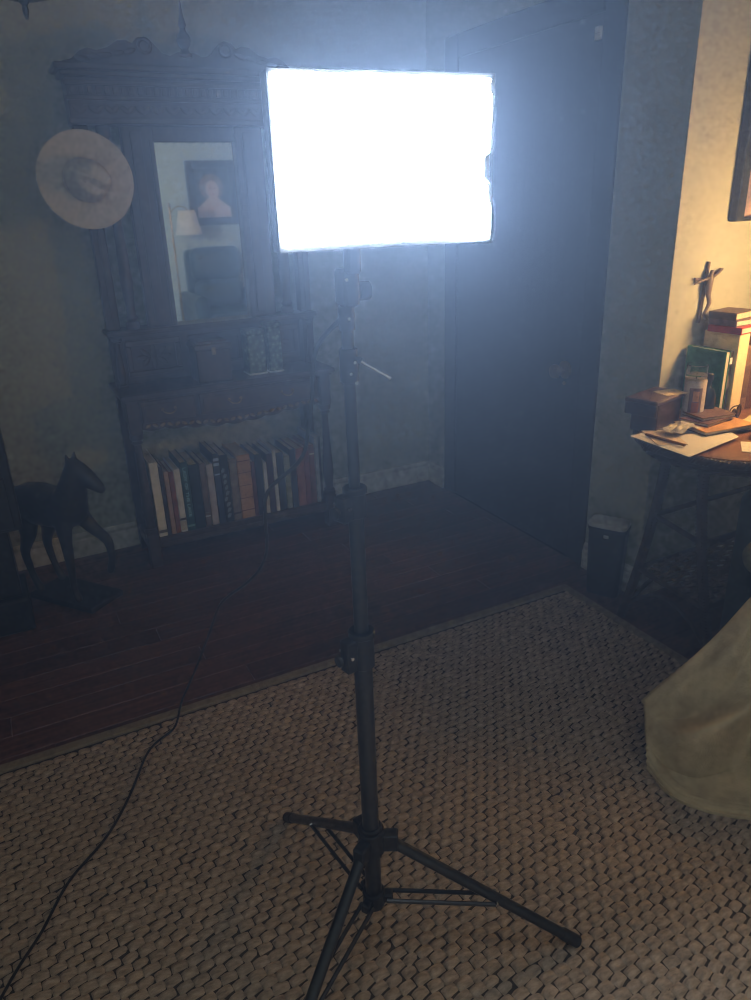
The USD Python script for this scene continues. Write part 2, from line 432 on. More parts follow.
# head: brackets, silver lever
st.part('head_bracket', box(PX - 0.012, PX + 0.012, PY - 0.024, PY + 0.012, 1.315, 1.365, 0.004), BLACKP)
st.part('head_socket', vcyl(0.0115, 1.28, 1.314), BLACKP)
st.part('lever_collar', vcyl(0.0135, 1.205, 1.255), BLACKP)
l0 = np.array([PX + 0.012, PY - 0.012, 1.237]); l1 = l0 + np.array([0.034, -0.022, -0.024])
st.part('locking_lever', cat(tube([l0, l1], 0.0017, 10), tube([l1, l1 + (l1 - l0) * 0.10], 0.0025, 10)), CHROME, label='thin silver locking lever sticking out to the right')
st.part('lever_boss', tube([[PX, PY - 0.004, 1.243], [PX + 0.013, PY - 0.014, 1.236]], 0.0055, 12), BLACKP)
for (dx, dz) in ((-0.009, 1.352), (0.003, 1.236), (-0.004, 1.220), (0.004, 1.206), (-0.003, 1.298)):
    st.part('screw_head', tube([[PX + dx, PY - 0.0135 if dz < 1.30 else PY - 0.024, dz], [PX + dx, PY - 0.0155 if dz < 1.30 else PY - 0.026, dz]], 0.0026, 10), CHROME, label='shiny screw head')
a0, a1 = math.radians(60), math.radians(20)
st.part('tilt_knob', cat(tube([[PX + 0.010, PY, 1.333], [PX + 0.022, PY, 1.333]], 0.005, 10), tube([[PX + 0.020, PY, 1.333], [PX + 0.036, PY, 1.333]], [0.0135, 0.0125], 14)), BLACKP)
# legs
ZT, ZB = 0.318, 0.160
st.part('leg_hub', cat(vcyl(0.0255, ZT - 0.034, ZT + 0.020), vcyl(0.0215, ZT + 0.020, ZT + 0.028)), BLACKP)
st.part('lower_hub', cat(vcyl(0.0225, ZB - 0.016, ZB + 0.016), vcyl(0.0175, ZB - 0.026, ZB - 0.016)), BLACKP)
for fx, fy in ((0.83, 0.764), (0.413, 1.39), (0.100, 0.730)):
    u = np.array([fx - PX, fy - PY, 0]); L = np.linalg.norm(u); u /= L
    w = np.array([-u[1], u[0], 0])
    top = np.array([PX, PY, ZT - 0.012]) + u * 0.036
    foot = np.array([PX, PY, 0.0250]) + u * (L - 0.02)
    lg = st.part('leg', tube([top, foot], 0.0108, 14), BLACKM)
    dirn = (foot - top) / np.linalg.norm(foot - top)
    st.part('foot_cap', tube([foot - dirn * 0.034, foot - dirn * 0.030, foot + dirn * 0.009, foot + dirn * 0.012], [0.0112, 0.0128, 0.0128, 0.010], 14), BLACKP, parent=lg)
    v, f = frame(*box(-0.012, 0.012, 0.0, 0.034, -0.020, 0.020, 0.003), w, u, (0, 0, 1), np.array([PX, PY, ZT - 0.010]) + u * 0.018)
    st.part('leg_bracket', (v, f), BLACKP, parent=lg)
    mid = top + (foot - top) * 0.56
    start = np.array([PX, PY, ZB]) + u * 0.026
    for s_ in (-1, 1):
        o = w * 0.0125 * s_
        st.part('brace', tube([start + o, mid + o - np.array([0, 0, 0.004])], 0.0042, 8), BLACKM)
    v, f = frame(*box(-0.010, 0.010, 0.0, 0.026, -0.011, 0.011, 0.003), w, u, (0, 0, 1), np.array([PX, PY, ZB]) + u * 0.012)
    st.part('brace_lug', (v, f), BLACKP)
    st.part('rivet', tube([mid - w * 0.018, mid + w * 0.018], 0.0032, 10), CHROME, label='chrome rivet at the brace end')

# ------------------------------------------------------------------ light panel
LP, DV, NV = np.array([0.3204, 0.842]), np.array([0.99304043, -0.117774]), np.array([-0.117774, -0.99304043])
def onpanel(m, off):
    """(u, height, depth): depth runs away from the camera's side."""
    v, f = arr(m)
    P = np.zeros_like(v)
    P[:, :2] = LP + v[:, :1] * DV - (v[:, 2:3] - off) * NV
    P[:, 2] = v[:, 1]
    q = trimesh.Trimesh(P, f, process=False); q.fix_normals()
    return q
CLOTH = [(0.0, 1.5819), (0.0308, 1.5816), (0.076, 1.58), (0.1112, 1.5812), (0.1473, 1.5794), (0.1844, 1.581), (0.2227, 1.5792), (0.2461, 1.5801), (0.2640, 1.5788), (0.2606, 1.5695), (0.2660, 1.5612), (0.2650, 1.5357), (0.2645, 1.5053), (0.2561, 1.4966), (0.2567, 1.472), (0.2625, 1.4628), (0.2614, 1.4514), (0.2674, 1.4397), (0.2675, 1.4126), (0.2657, 1.4008), (0.2386, 1.4026), (0.2107, 1.4034), (0.1901, 1.4061), (0.1699, 1.4047), (0.1499, 1.4068), (0.1172, 1.405), (0.098, 1.407), (0.079, 1.4051), (0.0418, 1.4047), (-0.0017, 1.4036), (-0.0029, 1.4445), (-0.002, 1.4959), (-0.0008, 1.5354)]
pan = st.part('light_panel', onpanel(extrude(sbox(-0.0055, 1.3985, 0.2705, 1.5850), 0.030), -0.0045), BLACKP, smooth=False, label='rectangular light panel with a glowing white front')
st.part('diffuser_cloth', onpanel(extrude(CLOTH, 0.003), 0.0), PANELM, parent=pan, label='brightly glowing white diffuser cloth with creased edges', smooth=False)
st.part('housing_rim', onpanel(extrude(sbox(-0.0060, 1.3980, 0.2710, 1.5855).difference(sbox(-0.0025, 1.4030, 0.2665, 1.5825)), 0.0010), -0.0034), BLACKP, parent=pan, smooth=False)
st.part('folded_tab', onpanel(extrude([(0.2570, 1.4720), (0.2570, 1.4960), (0.2640, 1.5010), (0.2640, 1.4665)], 0.003), 0.0), mat('unlit_cloth', (0.6, 0.63, 0.66), 0.9), parent=pan, smooth=False, label='pale folded tab on the right edge')
st.part('mount_bracket', cat(box(PX - 0.016, PX + 0.016, 0.862, PY - 0.020, 1.40, 1.425, 0.003), box(PX - 0.010, PX + 0.010, PY - 0.035, PY - 0.018, 1.36, 1.425, 0.003)), BLACKP, parent=pan)

# ------------------------------------------------------------------ power cord
cp = [(0.449, 0.945, 1.395), (0.452, 0.955, 1.345), (0.447, 0.97, 1.300), (0.440, 1.0, 1.278), (0.433, 1.04, 1.243), (0.441, 1.08, 1.196), (0.445, 1.1, 1.151), (0.446, 1.13, 1.092), (0.445, 1.16, 1.038), (0.422, 1.2, 0.993), (0.400, 1.24, 0.951), (0.400, 1.27, 0.903), (0.417, 1.33, 0.810), (0.422, 1.38, 0.741), (0.410, 1.42, 0.690), (0.386, 1.47, 0.640), (0.360, 1.55, 0.571), (0.346, 1.63, 0.469), (0.328, 1.70, 0.360), (0.290, 1.79, 0.200), (0.262, 1.84, 0.090), (0.235, 1.85, 0.026), (0.195, 1.835, 0.0200), (0.119, 1.736, 0.0200), (0.042, 1.596, 0.0200), (-0.018, 1.521, 0.0200), (-0.095, 1.45, 0.0200), (-0.125, 1.407, 0.0200), (-0.169, 1.334, 0.0200), (-0.211, 1.281, 0.0200), (-0.251, 1.221, 0.0200), (-0.36, 1.05, 0.0200), (-0.52, 0.80, 0.0200)]
single('power_cord', tube(smooth_path(cp, 260), 0.0034, 8), mat('black_cable_rubber', (0.010, 0.010, 0.011), 0.35, 0.1), 'long thin black power cord hanging from the stand and snaking over the rug', 'power cord')

# ------------------------------------------------------------------ hall tree
CX, CW0, CW1 = 0.861, 0.415, 1.307
ht = Thing('hall_tree', 'dark carved wooden hall tree with mirror, columns, drawers and low bookshelf', 'hall tree', (CX, 3.15, 0))
def mir(x): return 2 * CX - x
def turned(x, y, z0, z1, r, n=18):
    h = z1 - z0
    pr = [(r * 1.25, 0), (r * 1.25, 0.03), (r * 0.8, 0.04), (r * 1.15, 0.055), (r * 0.75, 0.075), (r * 0.85, 0.14), (r * 1.12, 0.24), (r * 0.95, 0.40), (r * 0.78, 0.60), (r * 0.66, 0.80), (r * 0.62, 0.90), (r * 1.05, 0.915), (r * 0.75, 0.935), (r * 1.2, 0.955), (r * 1.2, 1.0)]
    return lathe([(a, z0 + b * h) for a, b in pr], n, (x, y, 0))
# lower half
for sx in (lambda x: x, mir):
    x = sx(0.440)
    ht.part('front_leg', cat(box(x - 0.025, x + 0.025, 3.000, 3.050, 0.0, 0.16, 0.004), turned(x, 3.025, 0.16, 0.60, 0.023), box(x - 0.025, x + 0.025, 3.000, 3.050, 0.60, 0.742, 0.004)), OAK)
    ht.part('rear_leg', box(x - 0.025, x + 0.025, 3.225, 3.275, 0.0, 0.742, 0.004), OAK)
    ht.part('side_rail', box(x - 0.012, x + 0.012, 3.050, 3.225, 0.62, 0.742, 0.003), OAK)
ht.part('lower_shelf', box(CW0 + 0.002, CW1 - 0.002, 3.012, 3.270, 0.078, 0.125, 0.004), OAK)
ht.part('shelf_moulding', box(CW0 + 0.052, CW1 - 0.052, 3.004, 3.012, 0.088, 0.104, 0.003), OAK2)
ht.part('counter', cat(box(CW0 - 0.018, CW1 + 0.018, 2.978, 3.285, 0.748, 0.770, 0.006), box(CW0 - 0.006, CW1 + 0.006, 2.990, 3.280, 0.738, 0.748, 0.003)), OAK)
ht.part('drawer_carcass', box(CW0 + 0.052, CW1 - 0.052, 3.022, 3.225, 0.622, 0.738, 0.002), OAK)
for x0, x1 in ((0.472, 0.692), (0.712, 1.250)):
    dr = ht.part('drawer', cat(box(x0, x1, 3.006, 3.030, 0.640, 0.732, 0.004), box(x0 + 0.014, x1 - 0.014, 3.001, 3.008, 0.654, 0.718, 0.004)), OAK2)
    ks = [(x0 + x1) / 2] if x1 - x0 < 0.3 else [x0 + 0.15, x1 - 0.15]
    for kx in ks:
        ht.part('drawer_pull', cat(tube(smooth_path([(kx - 0.026, 3.000, 0.692), (kx - 0.020, 2.986, 0.682), (kx, 2.982, 0.676), (kx + 0.020, 2.986, 0.682), (kx + 0.026, 3.000, 0.692)], 14), 0.003, 8), xf(lathe([(0.008, 0), (0.006, 0.004)], 12), (90, 0, 0), (kx - 0.026, 3.003, 0.692)), xf(lathe([(0.008, 0), (0.006, 0.004)], 12), (90, 0, 0), (kx + 0.026, 3.003, 0.692))), BRASS, parent=dr)
# scalloped apron with raised leaves
pts = [(CW0 + 0.052, 0.640)]
n = 72
for i in range(n + 1):
    t = i / n; x = CW0 + 0.052 + t * (CW1 - CW0 - 0.104)
    z = 0.604 - 0.028 * math.cos((t - 0.5) * 2 * math.pi * 1.0) * 0.5 - 0.009 * abs(math.sin(t * math.pi * 9))
    pts.append((x, z))
pts.append((CW1 - 0.052, 0.640))
ap = ht.part('apron', facing_y(extrude(pts, 0.020), 0, 3.008, 0), OAK)
for i in range(26):
    t = (i + 0.5) / 26; x = CW0 + 0.06 + t * (CW1 - CW0 - 0.12)
    z = 0.617 - 0.012 * math.cos((t - 0.5) * 2 * math.pi)
    v, f = arr(trimesh.creation.icosphere(subdivisions=2)); 
    ht.part('carved_leaf', xf((v * [0.013, 0.008, 0.0075], f), (0, 28 if i % 2 else -28, 0), (x, 3.006, z)), mat('polished_oak_carving', (0.30, 0.22, 0.15), 0.2, 0.2, 30, spec=0.8), parent=ap)
# panel between counter and ledge
ht.part('back_panel', box(CW0 + 0.002, CW1 - 0.002, 3.205, 3.225, 0.770, 0.972, 0.002), OAK)
for x0, x1 in ((0.478, 0.705), (0.742, 0.980), (1.017, 1.244)):
    cp_ = ht.part('carved_panel', cat(box(x0, x1, 3.190, 3.206, 0.925, 0.948, 0.004), box(x0, x1, 3.190, 3.206, 0.797, 0.820, 0.004), box(x0, x0 + 0.022, 3.190, 3.206, 0.8205, 0.9245, 0.004), box(x1 - 0.022, x1, 3.190, 3.206, 0.8205, 0.9245, 0.004)), OAK2)
    c = ((x0 + x1) / 2, 0.8725)
    orn = []
    for k in range(8):
        a = k * math.pi / 4
        v, f = arr(trimesh.creation.icosphere(subdivisions=2))
        orn.append(xf((v * [0.026, 0.007, 0.010], f), (0, -math.degrees(a), 0), (c[0] + 0.034 * math.cos(a) * 1.4, 3.204, c[1] + 0.026 * math.sin(a))))
    orn.append(xf(lathe([(0.014, 0), (0.012, 0.005), (0.005, 0.009)], 14), (90, 0, 0), (c[0], 3.206, c[1])))
    ht.part('carved_rosette', cat(*orn), OAK2, parent=cp_)
for x in (0.440, mir(0.440)):
    ht.part('short_post', cat(box(x - 0.025, x + 0.025, 3.155, 3.205, 0.770, 0.972, 0.004), turned(x, 3.140, 0.770, 0.972, 0.016)), OAK)
ht.part('ledge', cat(box(CW0 - 0.010, CW1 + 0.010, 3.125, 3.250, 0.982, 1.000, 0.005), box(CW0, CW1, 3.140, 3.245, 0.972, 0.982, 0.003)), OAK)
# upper half
for sx in (lambda x: x, mir):
    x = sx(0.441)
    ht.part('post', cat(box(x - 0.026, x + 0.026, 3.160, 3.212, 1.000, 1.745, 0.005), box(x - 0.004, x + 0.004, 3.155, 3.162, 1.02, 1.73, 0.003)), OAK)
    ht.part('turned_column', turned(sx(0.522), 3.186, 1.000, 1.745, 0.022, 22), OAK)
    a, b = sx(0.582), sx(0.698)
    ht.part('mirror_stile', cat(box(a, b, 3.168, 3.210, 1.000, 1.745, 0.004), box(min(a, b) + 0.030, max(a, b) - 0.044, 3.160, 3.170, 1.02, 1.725, 0.005), box(sx(0.680), sx(0.698), 3.158, 3.169, 1.0, 1.7, 0.004)), OAK)
    hx = sx(0.441)
    ht.part('coat_hook', cat(tube(smooth_path([(hx, 3.158, 1.60), (hx, 3.125, 1.598), (hx, 3.100, 1.612), (hx, 3.092, 1.635)], 14), 0.005, 10), xf(lathe([(0.016, 0), (0.013, 0.004), (0.006, 0.007)], 16), (90, 0, 0), (hx, 3.160, 1.60))), BRASS)
ht.part('mirror_rail', box(0.6985, mir(0.6985), 3.168, 3.210, 1.690, 1.745, 0.004), OAK)
ht.part('mirror_glass', box(0.699, mir(0.699), 3.190, 3.198, 0.9995, 1.6905), MIRRORM, label='tall rectangular mirror reflecting a portrait and a lamp', smooth=False)
ht.part('mirror_backing', box(0.69, mir(0.69), 3.199, 3.214, 1.0, 1.70), OAK)
ht.part('frieze', box(CW0 - 0.006, CW1 + 0.006, 3.125, 3.240, 1.745, 1.898, 0.004), OAK)
for z0, z1, yy in ((1.745, 1.765, 3.112), (1.822, 1.836, 3.116), (1.872, 1.884, 3.114)):
    ht.part('moulding', box(CW0 - 0.014, CW1 + 0.014, yy, 3.135, z0, z1, 0.004), OAK2)
dent = [box(CW0 + 0.004 + i * 0.0295, CW0 + 0.022 + i * 0.0295, 3.116, 3.128, 1.841, 1.868, 0.003) for i in range(30)]
for m_ in dent: ht.part('dentil', m_, OAK2)
for i in range(16):
    x = CW0 + 0.03 + i * 0.0555
    v, f = arr(trimesh.creation.icosphere(subdivisions=2))
    ht.part('carved_leaf', cat(xf((v * [0.021, 0.007, 0.010], f), (0, 40, 0), (x - 0.010, 3.124, 1.793)), xf((v * [0.021, 0.007, 0.010], f), (0, -40, 0), (x + 0.010, 3.124, 1.793))), OAK2)
ht.part('cornice', cat(box(CW0 - 0.040, CW1 + 0.040, 3.085, 3.245, 1.915, 1.936, 0.006), box(CW0 - 0.022, CW1 + 0.022, 3.104, 3.243, 1.898, 1.915, 0.005)), OAK)
half = [(0.0, 1.936), (0.0, 1.985), (0.03, 1.992), (0.06, 1.978), (0.09, 1.985), (0.125, 2.020), (0.150, 2.036), (0.178, 2.030), (0.195, 2.012), (0.220, 2.022), (0.250, 2.018), (0.285, 1.995), (0.325, 1.985), (0.355, 1.992), (0.385, 1.980), (0.415, 1.955), (0.445, 1.948), (0.455, 1.936)]
crest = [(CX + a, b) for a, b in half] + [(CX - a, b) for a, b in half[::-1][:-1]]
cr = ht.part('crest', facing_y(extrude(Polygon(crest).buffer(0), 0.026), 0, 3.150, 0), OAK)
for s_ in (-1, 1):
    v, f = ring((0, 0, 0), 0.022, 0.006, 28, 8)
    ht.part('scroll', xf((v, f), (90, 0, 0), (CX + s_ * 0.152, 3.148, 2.006)), OAK2, parent=cr)
    v, f = arr(trimesh.creation.icosphere(subdivisions=2))
    for k in range(5):
        ht.part('carved_leaf', xf((v * [0.026, 0.008, 0.009], f), (0, s_ * (20 - 8 * k), 0), (CX + s_ * (0.21 + 0.042 * k), 3.148, 1.985 - 0.007 * k)), OAK2, parent=cr)
ht.part('finial', lathe([(0.026, 1.975), (0.028, 1.985), (0.016, 1.995), (0.013, 2.005), (0.022, 2.018), (0.027, 2.033), (0.021, 2.050), (0.011, 2.062), (0.009, 2.072), (0.015, 2.082), (0.012, 2.094), (0.007, 2.110), (0.0045, 2.135), (0.002, 2.160)], 20, (CX, 3.163, 0)), OAK)

# ------------------------------------------------------------------ hat on the hook
def hat():
    n, rs = 96, np.array([0, .02, .04, .055, .066, .073, .078, .082, .086, .090, .096, .104, .115, .128, .142, .155, .166, .173, .1775])
    A = np.linspace(0, 2 * np.pi, n, endpoint=False)
    V = []
    for r in rs:
        for a in A:
            ca, sa = math.cos(a), math.sin(a)
            k = 1 / math.sqrt((ca / 1.0) ** 2 + (sa / 1.02) ** 2)
            if r <= 0.086:
                t = r / 0.086
                h = 0.132 * (1 - 0.10 * t ** 2) * (1 - max(0, (t - 0.62) / 0.38) ** 2.4)
                x, y = r * ca, r * sa
                crease = 0.048 * math.exp(-((y + 0.026) / 0.013) ** 2) * math.exp(-((x - 0.006) / 0.050) ** 2)
                pinch = 0.040 * math.exp(-(((x + 0.052) / 0.022) ** 2 + ((y - 0.030) / 0.022) ** 2))
                h -= (crease + pinch) * (1 - t ** 6)
                kk = 1 - 0.14 * (h / 0.108) * (0.5 - 0.5 * ca) * abs(sa)
                V.append((x * kk * k * 0.97, y * kk * k * 0.92, h))
            else:
                t = (r - 0.086) / (0.1775 - 0.086)
                h = 0.002 + 0.014 * t ** 2 * abs(sa) - 0.006 * t * (0.5 + 0.5 * ca) + 0.0025 * t * math.sin(3 * a + 0.4)
                V.append((r * ca * k, r * sa * k, h))
    V = np.array(V)
    P = V.reshape(len(rs), n, 3)
    P = np.concatenate([P, P[:, :1]], 1)
    return grid_solid(P * np.array([0.955, 0.925, 1.0]), 0.0026)
hv, hf = hat()
hc = np.array([0.420, 3.085, 1.556])
ax = np.array([0.06, -1.0, 0.03]); ax /= np.linalg.norm(ax)
ex = np.array([1.0, 0.06, -0.45]); ex -= ax * (ex @ ax); ex /= np.linalg.norm(ex)
ey = np.cross(ax, ex)
hatT = Thing('felt_hat', 'wide-brimmed grey beige felt hat hung on the hall tree', 'hat', hc)
hb = hatT.part('hat_body', frame(hv, hf, ex, ey, ax, hc), FELT, smooth=60)
bd = ring((0, 0, 0.012), 0.0845, 0.0022, 64, 8)
bv = bd[0].copy(); bv[:, 2] = 0.012 + (bv[:, 2] - 0.012) * 4.2; bv[:, 0] *= 0.985 * 0.955; bv[:, 1] *= 0.955 * 0.925
hatT.part('hat_band', frame(bv, bd[1], ex, ey, ax, hc), FELTBAND, parent=hb)

# ------------------------------------------------------------------ things on the counter
bx = Thing('wooden_casket', 'dark wooden box standing on the hall tree counter below the mirror', 'box', (0.79, 3.08, 0.77))
bx.part('casket_body', box(0.725, 0.870, 3.020, 3.150, 0.7705, 0.905, 0.004), OAK)
bx.part('casket_lid', cat(box(0.718, 0.877, 3.014, 3.155, 0.9055, 0.930, 0.006), box(0.735, 0.860, 3.030, 3.140, 0.930, 0.940, 0.006)), OAK2)
bx.part('clasp', box(0.790, 0.806, 3.008, 3.020, 0.885, 0.915, 0.002), BRASS)
TIN = usdkit.material(stage, '/World/Looks/patterned_blue_tin', {'g': ('geometry', {}), 'v': ('voronoi_texture', {'scale': 55.0}), 'r': ('rgb_ramp', {'ramp': [(0.0, (0.30, 0.34, 0.30)), (0.35, (0.10, 0.17, 0.17)), (0.7, (0.05, 0.09, 0.11))]}), 'p': ('principled_bsdf', {'roughness': 0.4})}, [('g.position', 'v.vector'), ('v.distance', 'r.fac'), ('r.color', 'p.base_color')], surface='p.BSDF')
for x0, x1, z1, lab in ((0.952, 1.032, 0.962, 'wider patterned blue green canister on the counter, right of the dark box'), (1.046, 1.108, 0.985, 'narrower taller patterned canister on the counter, nearer the light stand')):
    t = Thing('patterned_canister', lab, 'canister', ((x0 + x1) / 2, 3.08, 0.77))
    t.part('canister_body', box(x0, x1, 3.045, 3.125, 0.7725, z1 - 0.02, 0.006), TIN)
    t.part('canister_lid', cat(box(x0 - 0.002, x1 + 0.002, 3.043, 3.127, z1 - 0.0195, z1, 0.005)), TIN)
    t.part('canister_base', box(x0 - 0.002, x1 + 0.002, 3.042, 3.128, 0.7705, 0.778, 0.002), mat('pale_tin_edge', (0.55, 0.60, 0.58), 0.3), label='pale base rim')

# ------------------------------------------------------------------ books on the low shelf
def shelf_book(x0, x1, h, dep, rgb, label, extra=None, yf=3.03, rough=0.55):
    z0 = 0.1255
    key = 'book_cloth_%02x%02x%02x' % rgb
    m_ = mat(key, lin(*rgb), rough, 0.14, 18, 0.15, 220)
    t = Thing('book', label, 'book', ((x0 + x1) / 2, yf + dep / 2, z0), group='books on the low shelf of the hall tree')
    w = x1 - x0; c = min(0.003, w * 0.2)
    cover = cat(box(x0, x1, yf, yf + 0.004, z0, z0 + h, min(0.0018, w * 0.3)), box(x0, x0 + c, yf + 0.0035, yf + dep, z0, z0 + h, 0.0006), box(x1 - c, x1, yf + 0.0035, yf + dep, z0, z0 + h, 0.0006))
    cv = t.part('cover', cover, m_)
    t.part('pages', box(x0 + c, x1 - c, yf + 0.004, yf + dep - 0.006, z0 + 0.003, z0 + h - 0.004), PAGES, smooth=False)
    if extra: extra(t, cv, x0, x1, yf, z0, h)
    return t
def bands(cols):
    def go(t, cv, x0, x1, yf, z0, h):
        for k, (a, b, rgb) in enumerate(cols):
            t.part('spine_band', box(x0 + 0.0006, x1 - 0.0006, yf - 0.0005, yf + 0.001, z0 + a * h, z0 + b * h), mat('spine_ink_%02x%02x%02x' % rgb, lin(*rgb), 0.5, 0.1, 40), parent=cv, smooth=False)
    return go
def spine_text(text, hgt, z_top, rgb):
    def go(t, cv, x0, x1, yf, z0, h):
        v, f = arr(meshkit.text_mesh(text, hgt, 0.0006, True))
        v[:, 1] -= hgt / 2
        v[:, 0] *= 1.45
        P = np.stack([(x0 + x1) / 2 + v[:, 1], yf - v[:, 2] - 0.0001, z0 + h * z_top - v[:, 0]], 1)
        t.part('spine_lettering', (P, f), mat('spine_ink_%02x%02x%02x' % rgb, lin(*rgb), 0.5, 0.05), parent=cv, smooth=False)
    return go
def both(*fs):
    def go(*a):
        for f_ in fs: f_(*a)
    return go
def bw_pattern(t, cv, x0, x1, yf, z0, h):
    r = random.Random(5)
    w = x1 - x0
    for k in range(9):
        a = z0 + h * (0.06 + 0.085 * k) 
        xx = x0 + w * r.uniform(0.08, 0.35)
        t.part('spine_patch', facing_y(extrude([(0, 0), (w * 0.35, 0.004), (w * r.uniform(0.4, 0.6), 0.018), (w * 0.2, 0.024), (-w * 0.02, 0.012)], 0.0012), xx, yf - 0.0006, a), mat('spine_ink_c0c8cc', lin(120, 126, 130), 0.5, 0.1), parent=cv, smooth=False)
CREAMY = (226, 218, 200)
B = [
 (0.446, 0.468, 0.345, 0.155, (62, 78, 92), 'slate blue book at the left end of the low shelf, behind the leg', None, 3.06),
 (0.471, 0.506, 0.340, 0.21, CREAMY, 'tall cream book near the left end of the low shelf', bands([(0.05, 0.09, (90, 86, 84))])),
 (0.509, 0.523, 0.315, 0.20, (58, 40, 34), 'thin dark brown book just right of the tall cream book', None),
 (0.526, 0.544, 0.290, 0.20, (176, 146, 130), 'thin pinkish tan book left of the rust-coloured book', None),
 (0.547, 0.566, 0.285, 0.19, (136, 82, 62), 'thin rust-coloured book left of the white banded book', None),
 (0.568, 0.594, 0.292, 0.20, (214, 214, 208), 'white book with a dark band low on its spine', bands([(0.19, 0.225, (36, 40, 46)), (0.03, 0.18, (190, 182, 160))])),
 (0.598, 0.630, 0.318, 0.21, (18, 74, 84), 'dark teal book with LADY OF THE LAKE lettered down the spine', both(spine_text('LADY OF THE LAKE', 0.0125, 0.93, (150, 190, 190)), bands([(0.055, 0.085, (120, 160, 150))]))),
 (0.633, 0.676, 0.300, 0.22, (16, 34, 38), 'thick blackish green book right of the teal lettered book', None),
 (0.680, 0.704, 0.298, 0.20, (112, 98, 94), 'brown grey book with a pale line low on its spine', bands([(0.16, 0.175, (200, 200, 196)), (0.22, 0.228, (160, 156, 150))])),
 (0.709, 0.738, 0.288, 0.20, (178, 172, 176), 'pale grey book between the brown grey and the navy book', None),
 (0.742, 0.768, 0.330, 0.22, (30, 34, 56), 'tall navy book with pale marks at the top of its spine', bands([(0.90, 0.94, (150, 160, 176)), (0.83, 0.87, (150, 160, 176)), (0.70, 0.72, (150, 160, 176))])),
 (0.771, 0.806, 0.318, 0.21, (24, 27, 33), 'black book with broken white pattern on its spine', bw_pattern),
 (0.810, 0.843, 0.295, 0.20, (124, 112, 100), 'grey brown book left of the wide tan book', bands([(0.10, 0.13, (70, 60, 52))])),
 (0.848, 0.908, 0.302, 0.22, (178, 140, 104), 'wide tan orange book in the middle of the low shelf', bands([(0.12, 0.135, (120, 84, 56)), (0.32, 0.33, (120, 84, 56)), (0.52, 0.53, (120, 84, 56)), (0.72, 0.73, (120, 84, 56)), (0.9, 0.915, (120, 84, 56))])),
 (0.912, 0.926, 0.262, 0.18, (96, 44, 38), 'small dark red book tight against the wide tan book', None),
 (0.929, 0.962, 0.292, 0.20, (34, 36, 46), 'thick charcoal book two places right of the wide tan book', None),
 (0.966, 0.982, 0.250, 0.18, (190, 188, 182), 'short thin pale book left of the maroon book', None),
 (0.985, 1.012, 0.286, 0.20, (62, 30, 34), 'maroon book between two thin pale books', None),
 (1.015, 1.030, 0.300, 0.20, (196, 198, 196), 'tall thin white book right of the maroon book', None),
 (1.033, 1.064, 0.282, 0.20, (40, 42, 50), 'dark grey book left of the grey green book', None),
 (1.068, 1.094, 0.262, 0.19, (150, 158, 148), 'pale grey green book near the cord', None),
 (1.098, 1.124, 0.286, 0.20, (44, 36, 40), 'brown black book between the grey green and the rose book', None),
 (1.128, 1.164, 0.284, 0.20, (150, 100, 92), 'wide rose red book right of the brown black book', None),
 (1.167, 1.190, 0.280, 0.20, (128, 66, 60), 'dull red book between the rose and the brick book', None),
 (1.193, 1.218, 0.290, 0.20, (116, 72, 62), 'brick brown book right of the dull red book', bands([(0.84, 0.86, (210, 190, 150))])),
 (1.222, 1.240, 0.324, 0.21, (150, 158, 166), 'tall bluish grey book at the right end of the low shelf', None),
 (1.243, 1.262, 0.318, 0.165, (88, 100, 116), 'dull blue book last in the row, behind the right leg', None, 3.055),
]
for b in B: shelf_book(*b[:7], yf=b[7] if len(b) > 7 else 3.03)

# ------------------------------------------------------------------ horse statue
hs = Thing('horse_statue', 'black horse statue with one foreleg raised, on a dark plinth', 'statue', (0.07, 2.93, 0))
HO, HU, HL = np.array([0.008, 3.030, 0.024]), np.array([0.6, -0.8, 0]), np.array([0.8, 0.6, 0])
def H(p): return HO + p[0] * HU + p[1] * HL + np.array([0, 0, p[2]])
pc = np.array([0.093, 2.911])
v, f = frame(*box(-0.170, 0.170, -0.085, 0.085, 0.0, 0.024, 0.004), HU, HL, (0, 0, 1), (pc[0], pc[1], 0))
hs.part('plinth', (v, f), mat('black_plinth', (0.010, 0.009, 0.009), 0.5))
bones = []
def bone(*js): 
    for a, b in zip(js[:-1], js[1:]): bones.append([(H(a[:3]), a[3]), (H(b[:3]), b[3])])
bone((-0.035, 0.022, .370, .070), (0.05, 0, .368, .084), (0.13, 0, .366, .082), (0.20, 0, .372, .073))
bone((-0.035, -0.022, .370, .070), (0.05, 0, .380, .078))
bone((0.20, 0, .385, .070), (0.225, 0, .43, .060), (0.252, 0, .49, .048), (0.268, 0.004, .542, .038))
bone((0.262, 0.004, .540, .034), (0.297, 0.012, .525, .034), (0.340, 0.02, .486, .024), (0.362, 0.024, .464, .019))
bone((0.285, 0.010, .505, .028), (0.342, 0.022, .474, .020))
for s_ in (-1, 1):
    bone((0.256, 0.004 + s_ * 0.013, .570, .010), (0.258, 0.004 + s_ * 0.020, .598, .004))
    # hind leg: hip, stifle, hock, fetlock, hoof
    o = 0.055 * s_
    bone((-0.035, s_ * 0.036, .36, .046), (0.012, o * 0.9, .270, .034), (-0.042, o, .165, .0165), (-0.020, o, .060, .0125), (-0.002, o, .028, .014))
    bone((-0.002, o, .028, .0145), (0.006, o, .010, .0185))
